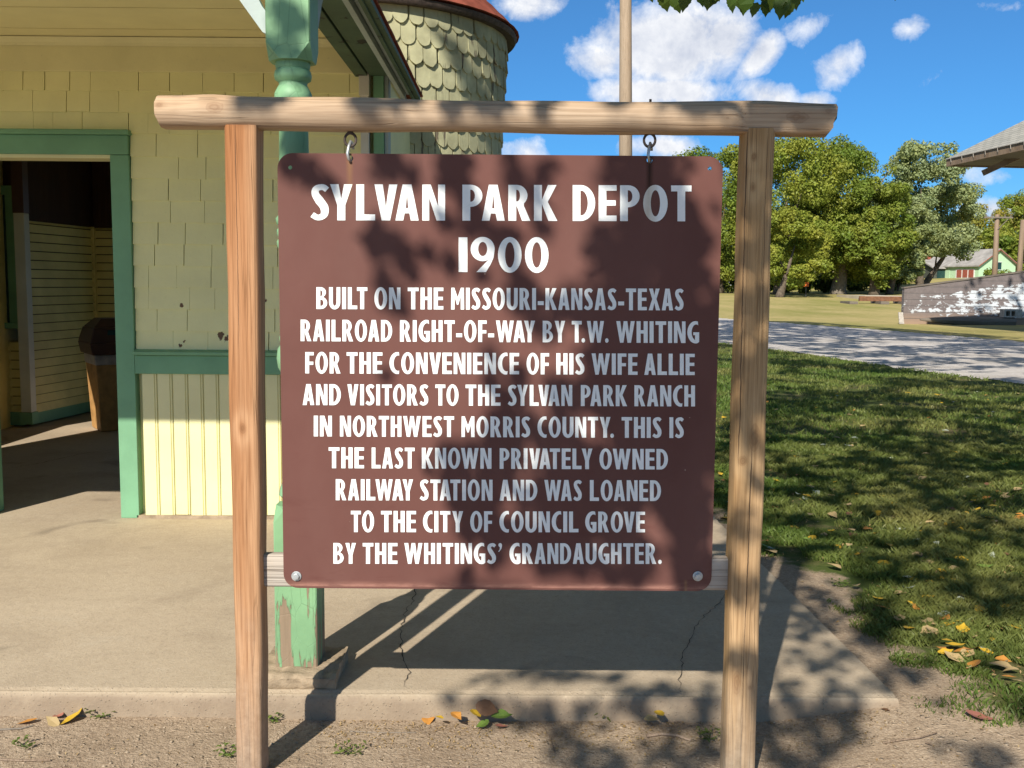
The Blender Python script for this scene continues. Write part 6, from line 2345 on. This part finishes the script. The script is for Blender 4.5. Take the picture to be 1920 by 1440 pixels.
tag(npmesh('leaf_litter', V, Fc, 'litter', None, rng.random(n)), kind='stuff')
# twigs
def twig(pts, r, label, m='raw_timber', name='twig'):
    P = []
    for px, py in pts:
        p = atz(px, py, -.05)
        z = max(float(gh(p.x, p.y)), -.2) + r * 1.1
        P.append(atz(px, py, z))
    mb = MB()
    mb.tube(P, [r * (1 - .5 * i / len(P)) for i in range(len(P))], 6, True, .15)
    return tag(build(name, mb, m), label, 'twig', 'twigs on the bare dirt')


twig([(1655, 1393), (1690, 1387), (1725, 1383), (1757, 1373)], .0032, 'thin dark twig on the bare dirt at lower right')
twig([(1735, 1392), (1748, 1396)], .003, 'short stub of twig below the thin dark twig')
twig([(1212, 1380), (1240, 1376), (1270, 1379), (1295, 1388)], .006, 'thick tan stick on the dirt left of the right wooden post', 'left_post_wood')
twig([(1240, 1350), (1262, 1354), (1285, 1352)], .003, 'thin grey twig above the thick tan stick')
twig([(985, 1346), (1018, 1362), (1033, 1385), (1040, 1412)], .0022, 'long bent straw on the dirt below the sign')
twig([(655, 1371), (720, 1374), (780, 1373)], .0016, 'straight pale straw on the dirt left of the long bent straw', 'pale_bark')
twig([(0, 1424), (40, 1426), (95, 1425)], .004, 'tan stick in the lower left corner')
twig([(0, 1368), (40, 1366), (62, 1360)], .003, 'pale stick beside the small orange leaf', 'pale_bark')
# weeds
def weed(px, py, R, n, label):
    p = atz(px, py, -.08)
    z = float(gh(p.x, p.y))
    root = thing('weed', (p.x, p.y, z), label, 'weed', 'weeds in the bare dirt')
    Vs, Fs, at2 = [], [], []
    for i in range(n):
        a, l_ = random.uniform(0, 6.28), R * random.uniform(.4, 1)
        e = np.array([p.x + math.cos(a) * l_, p.y + math.sin(a) * l_ * .8, z + random.uniform(.006, .03)])
        V, Fc = leafquads(e[None], unit(np.array([[random.uniform(-.5, .5), random.uniform(-.5, .5), 1]])), [random.uniform(.012, .022)], .5)
        Fs.append(Fc + 4 * i)
        Vs.append(V)
        at2.append(random.random())
    npmesh('foliage', np.concatenate(Vs), np.concatenate(Fs), 'grass_blade', root, np.array(at2))
    mb = MB()
    for i in range(5):
        a = i * 1.3
        mb.tube([(p.x, p.y, z), (p.x + math.cos(a) * R * .6, p.y + math.sin(a) * R * .5, z + .012)], .0012, 4)
    build('stem', mb, 'grass_blade', root)


weed(428, 1415, .05, 40, 'green weed touching the left side of the left wooden post')
weed(512, 1352, .035, 26, 'small weed at the slab foot right of the left wooden post')
weed(660, 1411, .05, 34, 'green sprawling weed on the dirt between the post shadow and the frame edge')
weed(190, 1345, .05, 30, 'weed at the slab foot right of the large golden leaf')
weed(45, 1400, .035, 18, 'little weed in the lower left corner')
weed(1330, 1385, .045, 34, 'weed touching the left side of the right wooden post')
weed(1120, 1345, .06, 40, 'grassy weed in the shade below the right half of the sign')
weed(1690, 1165, .05, 30, 'broad leaved weed in the dirt strip beside the slab corner')
weed(1575, 1125, .05, 30, 'weed in the dirt strip halfway along the slab side')
for o in bpy.data.objects:
    if o.parent is None and o.type == 'MESH' and not o.get('label') and not o.get('kind'):
        print('UNLABELLED', o.name)
